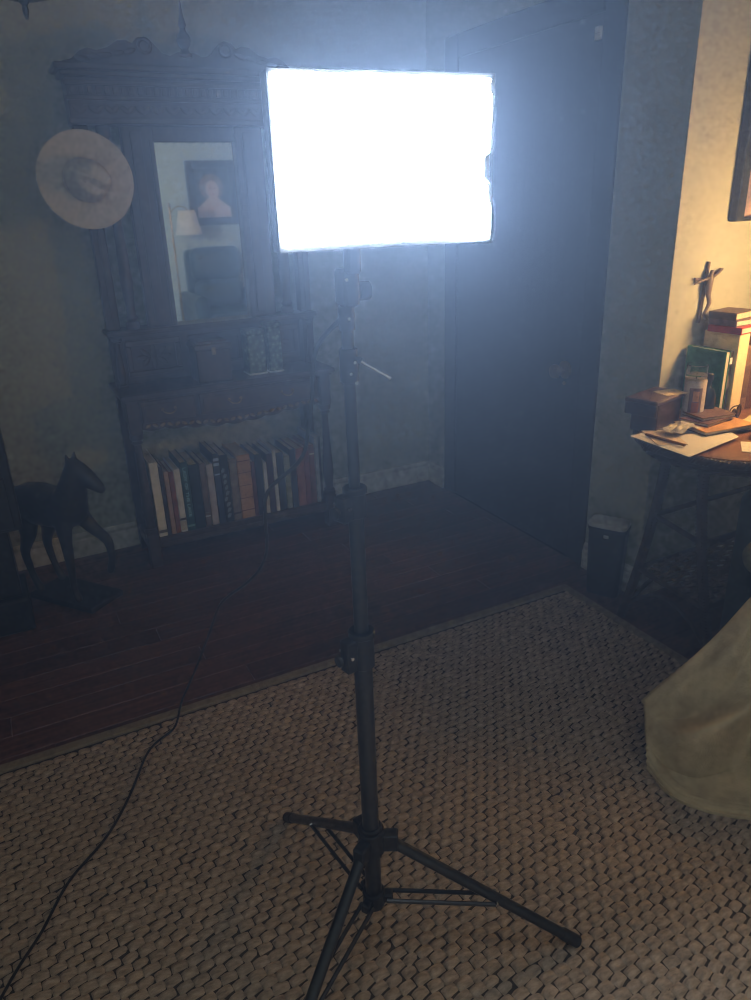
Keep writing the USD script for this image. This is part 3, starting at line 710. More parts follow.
# right foreleg standing, left foreleg raised
bone((0.195, -0.036, .345, .036), (0.205, -0.05, .255, .023), (0.212, -0.056, .155, .0165), (0.208, -0.060, .060, .0115), (0.214, -0.060, .028, .0135))
bone((0.214, -0.060, .028, .014), (0.222, -0.060, .010, .018))
bone((0.195, 0.036, .345, .036), (0.255, 0.048, .275, .024), (0.318, 0.055, .235, .0175), (0.318, 0.056, .150, .0125), (0.305, 0.056, .118, .0145))
bone((0.305, 0.056, .118, .0145), (0.298, 0.056, .098, .0185))
body = organic(bones, 0.011, 10)
hs.part('horse_body', body, BRONZE, smooth=True)
bones = []
bone((-0.080, 0, .405, .016), (-0.115, 0, .405, .021), (-0.140, 0, .365, .023), (-0.148, 0, .300, .020), (-0.140, 0, .235, .010))
hs.part('tail', organic(bones, 0.009, 6), BRONZE, smooth=True)
bones = []
bone((0.258, 0.003, .572, .010), (0.232, 0, .530, .014), (0.205, 0, .475, .015), (0.180, 0, .435, .012))
hs.part('mane', organic(bones, 0.008, 4), BRONZE, smooth=True)
for s_ in (-1, 1):
    v, f = arr(trimesh.creation.icosphere(subdivisions=2, radius=0.0045))
    hs.part('eye', (v + H((0.298, 0.012 + s_ * 0.030, .530)), f), mat('glossy_black', (0.01, 0.01, 0.01), 0.1))

# ------------------------------------------------------------------ dark cabinet at the left edge
dc = Thing('dark_cabinet', 'dark wooden cabinet with a recessed foot, cut off at the left edge beside the horse', 'cabinet', (-0.35, 2.78, 0))
dc.part('cabinet_body', cat(box(-0.62, -0.042, 2.72, 2.96, 0.405, 0.86, 0.006), box(-0.63, -0.030, 2.705, 2.97, 0.86, 0.885, 0.006)), EBONY)
dc.part('cabinet_neck', box(-0.60, -0.095, 2.755, 2.93, 0.135, 0.405, 0.004), EBONY)
dc.part('cabinet_plinth', box(-0.62, -0.075, 2.72, 2.96, 0.0, 0.135, 0.008), EBONY)
for z0 in (0.42, 0.63):
    dp = dc.part('drawer_front', box(-0.60, -0.065, 2.705, 2.722, z0, z0 + 0.19, 0.004), EBONY)
    dc.part('drawer_knob', xf(lathe([(0.006, 0), (0.006, 0.012), (0.014, 0.018), (0.012, 0.028)], 16), (90, 0, 0), (-0.33, 2.705, z0 + 0.095)), BRASS, parent=dp)

# ------------------------------------------------------------------ hanging lamp, top left
pl = Thing('pendant_lamp', 'dark bowl of a hanging lamp with a pointed tip, in the top left corner', 'pendant lamp', (0.206, 2.0, 1.84))
pl.part('bowl', lathe([(0.008, 1.872), (0.018, 1.876), (0.040, 1.880), (0.075, 1.890), (0.115, 1.912), (0.140, 1.945), (0.146, 1.975), (0.140, 1.978), (0.05, 1.965)], 40, (0.206, 2.0, 0)), BRONZE)
pl.part('finial_tip', lathe([(0.002, 1.840), (0.005, 1.848), (0.007, 1.858), (0.005, 1.866), (0.010, 1.872), (0.010, 1.879)], 18, (0.206, 2.0, 0)), BRONZE)
pl.part('hanging_rod', lathe([(0.006, 1.966), (0.006, 2.58)], 12, (0.206, 2.0, 0)), BRONZE)
pl.part('ceiling_rose', lathe([(0.008, 2.55), (0.04, 2.575), (0.055, 2.60)], 24, (0.206, 2.0, 0)), BRONZE)

# ------------------------------------------------------------------ waste bin
wb = Thing('waste_bin', 'small black waste bin with a grey lid beside the dark door', 'waste bin', (1.926, 1.858, 0))
def rrect(cx, cy, hx, hy, z, r=0.02, n=6):
    P = []
    for (sx, sy, a0) in ((1, 1, 0), (-1, 1, 90), (-1, -1, 180), (1, -1, 270)):
        for k in range(n + 1):
            a = math.radians(a0 + 90 * k / n)
            P.append((cx + sx * (hx - r) + r * math.cos(a), cy + sy * (hy - r) + r * math.sin(a), z))
    return np.array(P)
def loft(secs):
    n = len(secs[0]); v = np.vstack(secs + [secs[0].mean(0)[None], secs[-1].mean(0)[None]]); f = []
    for i in range(len(secs) - 1):
        for k in range(n):
            a, b = i * n + k, i * n + (k + 1) % n
            f += [[a, b, b + n], [a, b + n, a + n]]
    c0, c1 = len(v) - 2, len(v) - 1
    for k in range(n):
        f.append([c0, (k + 1) % n, k]); f.append([c1, (len(secs) - 1) * n + k, (len(secs) - 1) * n + (k + 1) % n])
    return v, np.array(f)
bxc, byc = 1.926, 1.858
def binm(m): return xf(m, (0, 0, 30), (bxc, byc, 0))
wb.part('bin_body', binm(loft([rrect(0, 0, 0.037, 0.060, 0.0), rrect(0, 0, 0.039, 0.062, 0.006), rrect(0, 0, 0.044, 0.070, 0.284)])), mat('black_bin_plastic', (0.008, 0.010, 0.011), 0.4))
wb.part('bin_rim', binm(loft([rrect(0.004, 0, 0.0465, 0.0730, 0.272), rrect(0.004, 0, 0.0465, 0.0730, 0.2845)])), BLACKP)
wb.part('bin_lid', binm(loft([rrect(0, 0, 0.0445, 0.0710, 0.2850), rrect(0, 0, 0.0460, 0.0725, 0.292), rrect(0, 0, 0.0445, 0.0710, 0.301), rrect(0, 0, 0.038, 0.064, 0.305)])), mat('grey_bin_lid', (0.46, 0.46, 0.45), 0.5), label='grey lid')
wb.part('bin_badge', binm(box(-0.0455, -0.040, -0.012, 0.008, 0.246, 0.260, 0.002)), mat('pale_badge', (0.45, 0.48, 0.5), 0.3), label='small pale badge')

# ------------------------------------------------------------------ wicker table
TX, TY, TZ, TR, TS = 1.995, 1.470, 0.735, 0.278, 0.30      # the top is a half circle at the left, TS of straight edge, a half circle at the right
def stadium(r, n):
    L = 2 * math.pi * r + 2 * TS
    P, N = [], []
    for k in range(n):
        s_ = k / n * L
        if s_ < math.pi * r:
            a = math.pi / 2 + s_ / r; P.append((TX + r * math.cos(a), TY + r * math.sin(a))); N.append((math.cos(a), math.sin(a)))
        elif s_ < math.pi * r + TS:
            P.append((TX + s_ - math.pi * r, TY - r)); N.append((0, -1))
        elif s_ < 2 * math.pi * r + TS:
            a = -math.pi / 2 + (s_ - math.pi * r - TS) / r; P.append((TX + TS + r * math.cos(a), TY + r * math.sin(a))); N.append((math.cos(a), math.sin(a)))
        else:
            P.append((TX + TS - (s_ - 2 * math.pi * r - TS), TY + r)); N.append((0, 1))
    return np.array(P), np.array(N)
tb = Thing('wicker_table', 'oval dark wicker side table with splayed legs, crowded with books and papers', 'table', (TX, TY, 0))
v, f = extrude(Polygon(stadium(TR - 0.010, 120)[0]), 0.020)
tb.part('table_top', (v + [0, 0, TZ - 0.020], f), TOPW)
tw = []
Pst, Nst = stadium(TR - 0.008, 400)
for k in range(3):
    ph = np.linspace(0, 2 * np.pi, 401) * 62 + k * 2 * np.pi / 3
    Pc, Nc = np.vstack([Pst, Pst[:1]]), np.vstack([Nst, Nst[:1]])
    tw.append(tube(np.column_stack([Pc + Nc * (0.008 * np.cos(ph))[:, None], TZ - 0.0155 + 0.008 * np.sin(ph)]), 0.0062, 6))
tb.part('braided_rim', cat(*tw), WICK)
ws = []
for k in range(4):
    Pa, Na = stadium(TR - 0.022 - 0.002 * k, 300)
    wv = 0.0035 * np.sin(np.arange(301) / 300 * 2 * np.pi * 66 + math.pi * k)
    Pa, Na = np.vstack([Pa, Pa[:1]]), np.vstack([Na, Na[:1]])
    ws.append(tube(np.column_stack([Pa + Na * wv[:, None], np.full(301, TZ - 0.030 - 0.0070 * k)]), 0.0042, 6))
tb.part('woven_apron', cat(*ws), WICK)
LEG = [((1.862, 1.575), (1.852, 1.690)), ((1.800, 1.385), (1.848, 1.290)), ((2.440, 1.370), (2.470, 1.262)), ((2.440, 1.575), (2.470, 1.690))]
lp_ = []
for (tx, ty), (fx, fy) in LEG:
    P = []
    for t in np.linspace(0, 1, 30):
        z = (TZ - 0.03) * (1 - t)
        s_ = t ** 1.6
        P.append((tx + (fx - tx) * s_, ty + (fy - ty) * s_, z))
    P = np.array(P)
    lg = tb.part('leg', tube(P, [0.0145] * 27 + [0.0155, 0.016, 0.016], 12), WICK)
    lp_.append(P)
    n = 320; tt = np.linspace(0, 29, n); idx = np.clip(tt.astype(int), 0, 28); fr = (tt - idx)[:, None]
    C = P[idx] * (1 - fr) + P[idx + 1] * fr
    an = tt * 2 * np.pi * 2.2
    tb.part('leg_wrapping', tube(C + np.stack([0.0152 * np.cos(an), 0.0152 * np.sin(an), 0 * an], 1), 0.0036, 5), WICK, parent=lg)
def legat(i, z):
    P = lp_[i]; k = np.argmin(np.abs(P[:, 2] - z)); return P[k]
ZS = 0.215
for i in range(4):
    a, b = legat(i, ZS), legat((i + 1) % 4, ZS)
    tb.part('shelf_rail', tube([a, b], 0.010, 10), WICK)
    a2, b2 = legat(i, 0.06), legat((i + 1) % 4, 0.06)
    m_ = (a2 + b2) / 2 + np.array([0, 0, 0.115])
    tb.part('arched_brace', tube(smooth_path([a2, a2 * 0.75 + b2 * 0.25 + np.array([0, 0, 0.085]), m_, a2 * 0.25 + b2 * 0.75 + np.array([0, 0, 0.085]), b2], 24), 0.0075, 8), WICK)
    a3, b3 = legat(i, 0.44), legat((i + 1) % 4, 0.44)
    tb.part('upper_rail', tube([a3, b3], 0.0085, 10), WICK)
q0, q1, q2, q3 = [legat(i, ZS) for i in range(4)]
nst = 15
for k in range(1, nst):
    t = k / nst
    for (A, Bq, C_, D_, ph) in ((q0, q1, q3, q2, 0), (q0, q3, q1, q2, 1)):
        s0 = A * (1 - t) + Bq * t; s1 = C_ * (1 - t) + D_ * t
        P = np.array([s0 * (1 - w) + s1 * w + np.array([0, 0, 0.004 + 0.0035 * math.sin(math.pi * (w * nst) + math.pi * (k + ph))]) for w in np.linspace(0, 1, 46)])
        tb.part('shelf_strand', tube(P, 0.0058, 5), WICKL, label='pale worn wicker strand')

# ------------------------------------------------------------------ things on the table
ZT_ = TZ + 0.0005
def sheet(pts, th, z):
    return extrude(pts, th)
# big white paper sheets
pp = Thing('paper_sheet', 'large white paper sheet hanging over the front edge of the wicker table', 'paper', (1.80, 1.45, ZT_))
v, f = extrude(Polygon([(1.700, 1.590), (1.690, 1.355), (1.962, 1.405), (2.02, 1.52), (1.90, 1.60)]), 0.0012)
pp.part('sheet', (v + [0, 0, TZ + 0.0095], f), PAPER)
v, f = extrude(Polygon([(1.715, 1.600), (1.702, 1.366), (1.955, 1.415), (1.99, 1.56)]), 0.0016)
pp.part('sheet', (v + [0, 0, TZ + 0.0068], f), PAPER)
# envelope and pencil
single('letter_envelope', xf(box(-0.075, 0.075, -0.045, 0.045, 0, 0.002, 0.0006), (0, 0, 62), (1.770, 1.520, TZ + 0.0112)), mat('cream_envelope', (0.62, 0.52, 0.40), 0.8), 'cream envelope lying on the left side of the large white sheet', 'envelope')
single('pencil', tube([(1.735, 1.560, TZ + 0.018), (1.745, 1.420, TZ + 0.018)], 0.0042, 6), mat('brown_pencil', (0.22, 0.10, 0.04), 0.5), 'brown pencil lying across the cream envelope', 'pencil')
# crumpled paper
def crumple(c, w, d_, h, seed):
    n = 26
    U, V = np.meshgrid(np.linspace(-1, 1, n), np.linspace(-1, 1, n), indexing='ij')
    q = np.stack([U * 2.2 + seed, V * 2.2, 0 * U + seed], -1)
    Z = h * (meshkit.fbm(q, 3, seed) * 0.9 + 0.25 * np.abs(np.sin(U * 3 + V * 2))) * (1 - 0.45 * (U ** 2 + V ** 2) / 2)
    P = np.stack([c[0] + U * w + 0.1 * w * np.sin(V * 3), c[1] + V * d_ + 0.1 * d_ * np.sin(U * 4), c[2] + Z], -1)
    return grid_solid(P, 0.001)
single('crumpled_paper', crumple((1.845, 1.530, TZ + 0.0125), 0.060, 0.034, 0.034, 4), mat('crumpled_wrapper', (0.48, 0.45, 0.38), 0.6), 'crumpled pale wrapper lying behind the cream envelope', 'paper', smooth=20)
# orange brown notebook with dark edge
nb = Thing('notebook', 'flat orange tan notebook in front of the candle, under the small notebooks', 'notebook', (1.95, 1.53, ZT_))
for nm, m_, z0, z1, g in (('back_cover', mat('dark_notebook_edge', (0.05, 0.05, 0.05), 0.5), 0.0125, 0.0150, 0.0), ('pages', PAGES, 0.0150, 0.0230, 0.004), ('front_cover', mat('orange_tan_cover', (0.50, 0.27, 0.10), 0.6), 0.0230, 0.0255, 0.0)):
    nb.part(nm, xf(box(-0.100 + g, 0.100 - g, -0.070 + g, 0.070 - g, z0, z1, 0.0006), (0, 0, -6), (1.985, 1.515, TZ)), m_, smooth=False)
for k, (cx, cy, rz, w, h_, rgb, lab) in enumerate(((1.985, 1.545, 8, 0.072, 0.050, (112, 80, 62), 'lower brown pocket notebook of the pair on the orange notebook'), (2.000, 1.550, -9, 0.066, 0.046, (96, 72, 66), 'upper brown pocket notebook, topmost on the orange notebook'))):
    t = Thing('pocket_notebook', lab, 'notebook', (cx, cy, TZ), group='small brown notebooks on the orange notebook')
    z0 = 0.0260 + k * 0.0115
    t.part('cover', cat(xf(box(-w, w, -h_, h_, z0, z0 + 0.0022, 0.0005), (0, 0, rz), (cx, cy, TZ)), xf(box(-w, w, -h_, h_, z0 + 0.0085, z0 + 0.0108, 0.0005), (0, 0, rz), (cx, cy, TZ))), mat('pocket_cover_%d' % k, lin(*rgb), 0.6), smooth=False)
    t.part('pages', xf(box(-w + 0.003, w - 0.003, -h_ + 0.003, h_ - 0.003, z0 + 0.0022, z0 + 0.0085), (0, 0, rz), (cx, cy, TZ)), PAGES, smooth=False)
# yellow folded papers and white card on the right
single('folded_papers', cat(xf(box(-0.07, 0.07, -0.045, 0.045, 0.0005, 0.012, 0.002), (0, 0, 25), (2.140, 1.470, TZ)), xf(box(-0.065, 0.065, -0.040, 0.040, 0.012, 0.017, 0.002), (0, 0, 12), (2.145, 1.475, TZ))), mat('yellowed_paper', (0.66, 0.55, 0.30), 0.8), 'yellowed folded papers at the right end of the clutter', 'paper')
single('index_card', xf(box(-0.05, 0.05, -0.028, 0.028, 0.0005, 0.0022, 0.0005), (0, 0, 40), (1.930, 1.335, TZ)), mat('card_white', (0.70, 0.68, 0.62), 0.7), 'small white card near the front rim of the table', 'card')
bt = Thing('black_tin', 'round black tin at the right end of the table front', 'tin', (2.045, 1.360, TZ))
bt.part('tin_body', lathe([(0.046, TZ + 0.0005), (0.048, TZ + 0.003), (0.048, TZ + 0.018)], 32, (2.045, 1.360, 0)), BLACKP)
bt.part('tin_lid', lathe([(0.050, TZ + 0.018), (0.050, TZ + 0.028), (0.047, TZ + 0.031)], 32, (2.045, 1.360, 0)), BLACKM)
# dark box with an overhanging lid and a note on top
BXX, BXY = 1.855, 1.640
kb = Thing('keepsake_box', 'small dark wooden box with overhanging lid at the left rim of the table', 'box', (BXX, BXY, TZ))
Rz = 14
kb.part('box_body', xf(box(-0.072, 0.078, -0.045, 0.045, 0.0005, 0.098, 0.004), (0, 0, Rz), (BXX, BXY, TZ)), mat('dark_plum_wood', (0.050, 0.028, 0.030), 0.5, 0.3, 12))
kb.part('box_lid', xf(box(-0.100, 0.088, -0.056, 0.056, 0.0985, 0.112, 0.004), (0, 0, Rz), (BXX, BXY, TZ)), mat('dark_plum_lid', (0.085, 0.050, 0.048), 0.5, 0.3, 12))
kb.part('lid_flap', xf(box(-0.100, -0.086, -0.054, 0.054, 0.060, 0.0982, 0.003), (0, 0, Rz), (BXX, BXY, TZ)), mat('dark_plum_wood', (0.050, 0.028, 0.030)))
single('sticky_note', xf(box(-0.042, 0.042, -0.034, 0.034, 0.1125, 0.1138, 0.0003), (0, 0, -8), (BXX + 0.045, BXY - 0.012, TZ)), mat('tan_note', (0.55, 0.45, 0.28), 0.8), 'small tan note paper lying on top of the dark box', 'note', smooth=False)
# glass candle
CXX, CYY = 1.978, 1.600
gc = Thing('jar_candle', 'tall glass candle with a printed paper label, in front of the green book', 'candle', (CXX, CYY, TZ))
gc.part('candle_glass', lathe([(0.030, TZ + 0.0005), (0.033, TZ + 0.004), (0.033, TZ + 0.196), (0.0318, TZ + 0.199), (0.0300, TZ + 0.196), (0.0300, TZ + 0.168)], 40, (CXX, CYY, 0)), CLEAR)
gc.part('wax', lathe([(0.0293, TZ + 0.010), (0.0296, TZ + 0.150), (0.0290, TZ + 0.156), (0.0, TZ + 0.154)], 32, (CXX, CYY, 0)), mat('candle_wax', (0.50, 0.42, 0.34), 0.5))
gc.part('wick', tube([(CXX, CYY, TZ + 0.150), (CXX + 0.002, CYY, TZ + 0.170)], 0.001, 6), BLACKP)
def curved(a0, a1, z0, z1, r, n=14):
    A = np.radians(np.linspace(a0, a1, n))
    P = np.array([[(CXX + r * math.cos(a), CYY + r * math.sin(a), z) for z in (z0, z1)] for a in A])
    return grid_solid(P, 0.0008)
lb = gc.part('paper_label', curved(150, 320, TZ + 0.020, TZ + 0.150, 0.0338, 26), mat('candle_label', (0.50, 0.46, 0.44), 0.6, 0.15, 60), label='pale printed label')
gc.part('label_print', curved(195, 262, TZ + 0.040, TZ + 0.128, 0.0344, 16), mat('candle_print_dark', (0.16, 0.13, 0.17), 0.6, 0.3, 70), parent=lb)
gc.part('label_print', curved(215, 245, TZ + 0.085, TZ + 0.118, 0.0350, 10), mat('candle_print_skin', (0.50, 0.28, 0.20), 0.6, 0.2, 70), parent=lb)
gc.part('label_print', curved(212, 248, TZ + 0.048, TZ + 0.082, 0.0350, 10), mat('candle_print_red', (0.34, 0.12, 0.10), 0.6, 0.2, 70), parent=lb)
gc.part('label_border', curved(302, 320, TZ + 0.020, TZ + 0.150, 0.0344, 6), PAPER, parent=lb)
# dark bottle
BX_, BY_ = 2.042, 1.600
db = Thing('dark_bottle', 'small dark blue glass bottle right of the jar candle', 'bottle', (BX_, BY_, TZ))
db.part('bottle_glass', lathe([(0.024, TZ + 0.0005), (0.027, TZ + 0.004), (0.027, TZ + 0.085), (0.021, TZ + 0.105), (0.010, TZ + 0.120), (0.010, TZ + 0.138)], 28, (BX_, BY_, 0)), mat('dark_blue_glazed', (0.010, 0.018, 0.035), 0.12, 0.1, spec=0.7))
db.part('bottle_cap', lathe([(0.0125, TZ + 0.1385), (0.0125, TZ + 0.158), (0.010, TZ + 0.161)], 20, (BX_, BY_, 0)), BLACKP)
# sunglasses
def glasses(o, rz):
    g = Thing('eyeglasses', 'dark framed eyeglasses lying folded in front of the upright books', 'eyeglasses', o)
    def pl_(m): return xf(m, (0, 0, rz), o)
    rims, lens = [], []
    for s_ in (-1, 1):
        a = np.linspace(0, 2 * np.pi, 26)
        P = np.stack([s_ * 0.034 + 0.027 * np.cos(a), 0 * a, 0.024 + 0.021 * np.sin(a)], 1)
        rims.append(tube(P, 0.0026, 6))
        v, f = arr(trimesh.creation.cylinder(radius=1, height=0.0014, sections=28))
        lens.append(np.array(0)); v2 = np.stack([s_ * 0.034 + v[:, 0] * 0.026, v[:, 2], 0.024 + v[:, 1] * 0.020], 1)
        g.part('lens', pl_((v2, f)), mat('dark_lens', (0.015, 0.014, 0.016), 0.08))
    rims.append(tube(smooth_path([(-0.008, 0, 0.03), (-0.003, -0.003, 0.034), (0.003, -0.003, 0.034), (0.008, 0, 0.03)], 10), 0.0024, 6))
    g.part('frame', pl_(cat(*rims)), BLACKP)
    for s_ in (-1, 1):
        g.part('temple', pl_(tube(smooth_path([(s_ * 0.061, 0.002, 0.034), (s_ * 0.060, 0.012, 0.034), (s_ * 0.02, 0.020 + 0.004 * s_, 0.022), (-s_ * 0.05, 0.024 + 0.004 * s_, 0.006)], 20), 0.0022, 6)), BLACKP)
glasses((2.130, 1.550, TZ + 0.001), 24)
# upright books, spines to the room
def upright(x0, x1, y0, y1, h, rgb, label, page=(0.66, 0.58, 0.44), spine=None):
    t = Thing('upright_book', label, 'book', ((x0 + x1) / 2, (y0 + y1) / 2, TZ), group='books standing on the wicker table')
    m_ = mat('upright_cover_%02x%02x%02x' % rgb, lin(*rgb), 0.55, 0.08, 10)
    c = min(0.0028, (x1 - x0) * 0.2)
    z0 = TZ + 0.0008
    cv = t.part('cover', cat(box(x0, x0 + c, y0, y1, z0, z0 + h, 0.0006), box(x1 - c, x1, y0, y1, z0, z0 + h, 0.0006), box(x0 + c, x1 - c, y0 if spine else y1 - 0.003, (y0 + 0.003) if spine else y1, z0, z0 + h, 0.0006)), m_, smooth=False)
    t.part('pages', box(x0 + c, x1 - c, y0 + (0.0032 if spine else 0.003), y1 - 0.0034, z0 + 0.003, z0 + h - 0.003), mat('upright_pages', page, 0.85, 0.1, 60, 0.4, 300, (30, 1, 1)), smooth=False)
    if spine:
        for (a, b_, rgb2) in spine:
            t.part('spine_label', box(x0 + 0.001, x1 - 0.001, y0 - 0.0006, y0, z0 + a * h, z0 + b_ * h), mat('upright_ink_%02x%02x%02x' % rgb2, lin(*rgb2), 0.6), parent=cv, smooth=False)
upright(2.102, 2.124, 1.596, 1.752, 0.222, (66, 124, 96), 'green book standing upright on the table, its cover facing left')
upright(2.128, 2.146, 1.628, 1.740, 0.205, (128, 112, 96), 'thin grey brown book between the green and the black book', spine=[(0.1, 0.12, (60, 50, 44))])
upright(2.150, 2.170, 1.622, 1.742, 0.214, (34, 32, 34), 'black book with a white label high on its spine', spine=[(0.80, 0.90, (220, 218, 210)), (0.4, 0.62, (90, 84, 80))])
upright(2.174, 2.224, 1.610, 1.748, 0.268, (216, 200, 166), 'thick cream album standing beside the black book', spine=[(0.02, 0.98, (222, 206, 172))])
upright(2.228, 2.268, 1.620, 1.746, 0.222, (120, 92, 70), 'short brown book right of the cream album', spine=[(0.2, 0.7, (96, 74, 60))])
upright(2.272, 2.304, 1.622, 1.742, 0.264, (86, 60, 50), 'dark brown book at the right end of the upright row', spine=[(0.7, 0.8, (190, 160, 110))])
# lying stack on top
zst = TZ + 0.2700
for (cx, cy, rz, w, d_, h_, rgb, lab, pg) in ((2.238, 1.672, 8, 0.080, 0.060, 0.022, (150, 38, 42), 'red book lying on the upright books, lowest of the flat pile', (0.66, 0.50, 0.44)), (2.228, 1.680, 4, 0.066, 0.052, 0.020, (104, 86, 92), 'grey purple book in the middle of the flat pile', (0.6, 0.52, 0.44)), (2.216, 1.684, 10, 0.062, 0.048, 0.024, (92, 74, 60), 'brown book on top of the flat pile', (0.5, 0.42, 0.32))):
    t = Thing('stacked_book', lab, 'book', (cx, cy, zst), group='books lying flat on the upright books')
    m_ = mat('stack_cover_%02x%02x%02x' % rgb, lin(*rgb), 0.5, 0.1, 14)
    z0 = zst; c = 0.003
    t.part('cover', xf(cat(box(-w, w, -d_, d_, 0, c, 0.0006), box(-w, w, -d_, d_, h_ - c, h_, 0.0006), box(-w, -w + 0.003, -d_, d_, c, h_ - c, 0.0005)), (0, 0, rz), (cx, cy, z0)), m_, smooth=False)
    t.part('pages', xf(box(-w + 0.0032, w - 0.003, -d_ + 0.003, d_ - 0.003, c, h_ - c), (0, 0, rz), (cx, cy, z0)), mat('stack_pages_%02x' % rgb[0], pg, 0.85, 0.1, 60, 0.4, 300, (1, 1, 40)), smooth=False)
    zst += h_ + 0.0006

# ------------------------------------------------------------------ table lamp (just outside the picture)
LX, LY = 2.265, 1.370
tl = Thing('table_lamp', 'brass table lamp with a cloth shade at the right end of the wicker table', 'lamp', (LX, LY, TZ))
tl.part('lamp_base', lathe([(0.038, TZ + 0.0008), (0.038, TZ + 0.010), (0.018, TZ + 0.022), (0.010, TZ + 0.050), (0.020, TZ + 0.110), (0.024, TZ + 0.150), (0.012, TZ + 0.210), (0.007, TZ + 0.230), (0.007, TZ + 0.459)], 32, (LX, LY, 0)), BRASS)
def shade(cx, cy, z0, z1, r0, r1, th=0.0015, n=56):
    a = np.linspace(0, 2 * np.pi, n + 1)
    P = np.array([[(cx + (r0 + (r1 - r0) * t) * math.cos(x), cy + (r0 + (r1 - r0) * t) * math.sin(x), z0 + (z1 - z0) * t) for t in (0, 0.35, 0.7, 1)] for x in a])
    return grid_solid(P, th)
GLOW = usdkit.material(stage, '/World/Looks/glowing_lamp_shade', {'d': ('diffuse_bsdf', {'color': (0.78, 0.72, 0.60)}), 'e': ('emission', {'color': (1.0, 0.57, 0.20), 'strength': TABLE_LAMP_POWER}), 'a': ('add_closure', {})}, [('d.BSDF', 'a.closure1'), ('e.emission', 'a.closure2')], surface='a.closure')
tl.part('lamp_shade', shade(LX, LY, 1.150, 1.312, 0.080, 0.055), GLOW, label='warmly glowing cloth shade')
tl.part('bulb', lathe([(0.012, 1.195), (0.014, 1.210), (0.026, 1.240), (0.028, 1.255), (0.020, 1.275), (0.006, 1.283)], 24, (LX, LY, 0)), usdkit.material(stage, '/World/Looks/warm_bulb', {'e': ('emission', {'color': (1.0, 0.60, 0.26), 'strength': TABLE_LAMP_POWER * 2})}, [], surface='e.emission'))

# ------------------------------------------------------------------ wall things by the lamp
cf = Thing('crucifix', 'small dark crucifix hanging on the warm lit wall above the books', 'crucifix', (2.172, 1.765, 1.13))
WOOD = mat('crucifix_wood', (0.12, 0.075, 0.05), 0.5, 0.3, 40, 0.3, 120)
FIG = mat('crucifix_figure', (0.16, 0.12, 0.10), 0.4, 0.25, 40)
CZ = 1.145
cf.part('upright_beam', xf(box(-0.0052, 0.0052, -0.005, 0.005, -0.118, 0.082, 0.0015), (0, 4, 0), (2.160, 1.7625, CZ)), WOOD)
cf.part('cross_beam', cat(xf(box(-0.062, 0.0, -0.004, 0.004, -0.0042, 0.0042, 0.0015), (0, 8, 0), (2.166, 1.7605, CZ + 0.022)), xf(box(0.0, 0.074, -0.004, 0.004, -0.0042, 0.0042, 0.0015), (0, -28, 0), (2.162, 1.7605, CZ + 0.020))), WOOD)
C0 = np.array([2.160, 1.745, CZ])
fb = [[(C0 + [0.002, 0, 0.030], .0125), (C0 + [0.001, 0, 0.008], .0115)], [(C0 + [0.001, 0, 0.008], .0115), (C0 + [0, 0, -0.018], .0105)], [(C0 + [0.004, -0.002, 0.050], .0075), (C0 + [0.003, -0.001, 0.042], .0065)],
      [(C0 + [0, 0, -0.018], .0085), (C0 + [0.006, -0.006, -0.050], .0068)], [(C0 + [0.006, -0.006, -0.050], .0066), (C0 + [-0.002, 0.006, -0.092], .0045)], [(C0 + [-0.002, 0.006, -0.092], .0045), (C0 + [0.0, -0.002, -0.102], .0045)],
      [(C0 + [0.010, 0, 0.030], .0055), (C0 + [0.038, 0.004, 0.040], .0042)], [(C0 + [0.038, 0.004, 0.040], .0042), (C0 + [0.066, 0.008, 0.054], .0036)],
      [(C0 + [-0.008, 0, 0.030], .0055), (C0 + [-0.030, 0.006, 0.024], .0042)], [(C0 + [-0.030, 0.006, 0.024], .0042), (C0 + [-0.054, 0.012, 0.014], .0036)]]
cf.part('figure', organic(fb, 0.005, 4), FIG, smooth=True)

wp = Thing('framed_picture', 'dark framed picture cut off at the right edge, on the warm wall', 'picture', (2.50, 1.755, 1.35))
FX0, FX1, FZ0, FZ1 = 2.236, 2.76, 1.348, 1.842
FRM = mat('blue_black_frame', (0.030, 0.036, 0.046), 0.4, 0.2, 10)
for a in ((FX0, FX0 + 0.040, FZ0, FZ1), (FX1 - 0.040, FX1, FZ0, FZ1), (FX0 + 0.0405, FX1 - 0.0405, FZ0, FZ0 + 0.012), (FX0 + 0.0405, FX1 - 0.0405, FZ1 - 0.040, FZ1)):
    wp.part('frame_rail', box(a[0], a[1], 1.735, 1.7695, a[2], a[3], 0.004), FRM)
wp.part('picture', box(FX0 + 0.039, FX1 - 0.039, 1.752, 1.766, FZ0 + 0.011, FZ1 - 0.039), usdkit.material(stage, '/World/Looks/orange_picture_print', {'g': ('geometry', {}), 'n': ('noise_texture', {'scale': 6.0, 'detail': 3.0}), 'r': ('rgb_ramp', {'ramp': [(0.3, (0.55, 0.22, 0.10)), (0.5, (0.62, 0.40, 0.30)), (0.7, (0.25, 0.20, 0.25))]}), 'p': ('principled_bsdf', {'roughness': 0.5})}, [('g.position', 'n.vector'), ('n.fac', 'r.fac'), ('r.color', 'p.base_color')], surface='p.BSDF'), smooth=False)

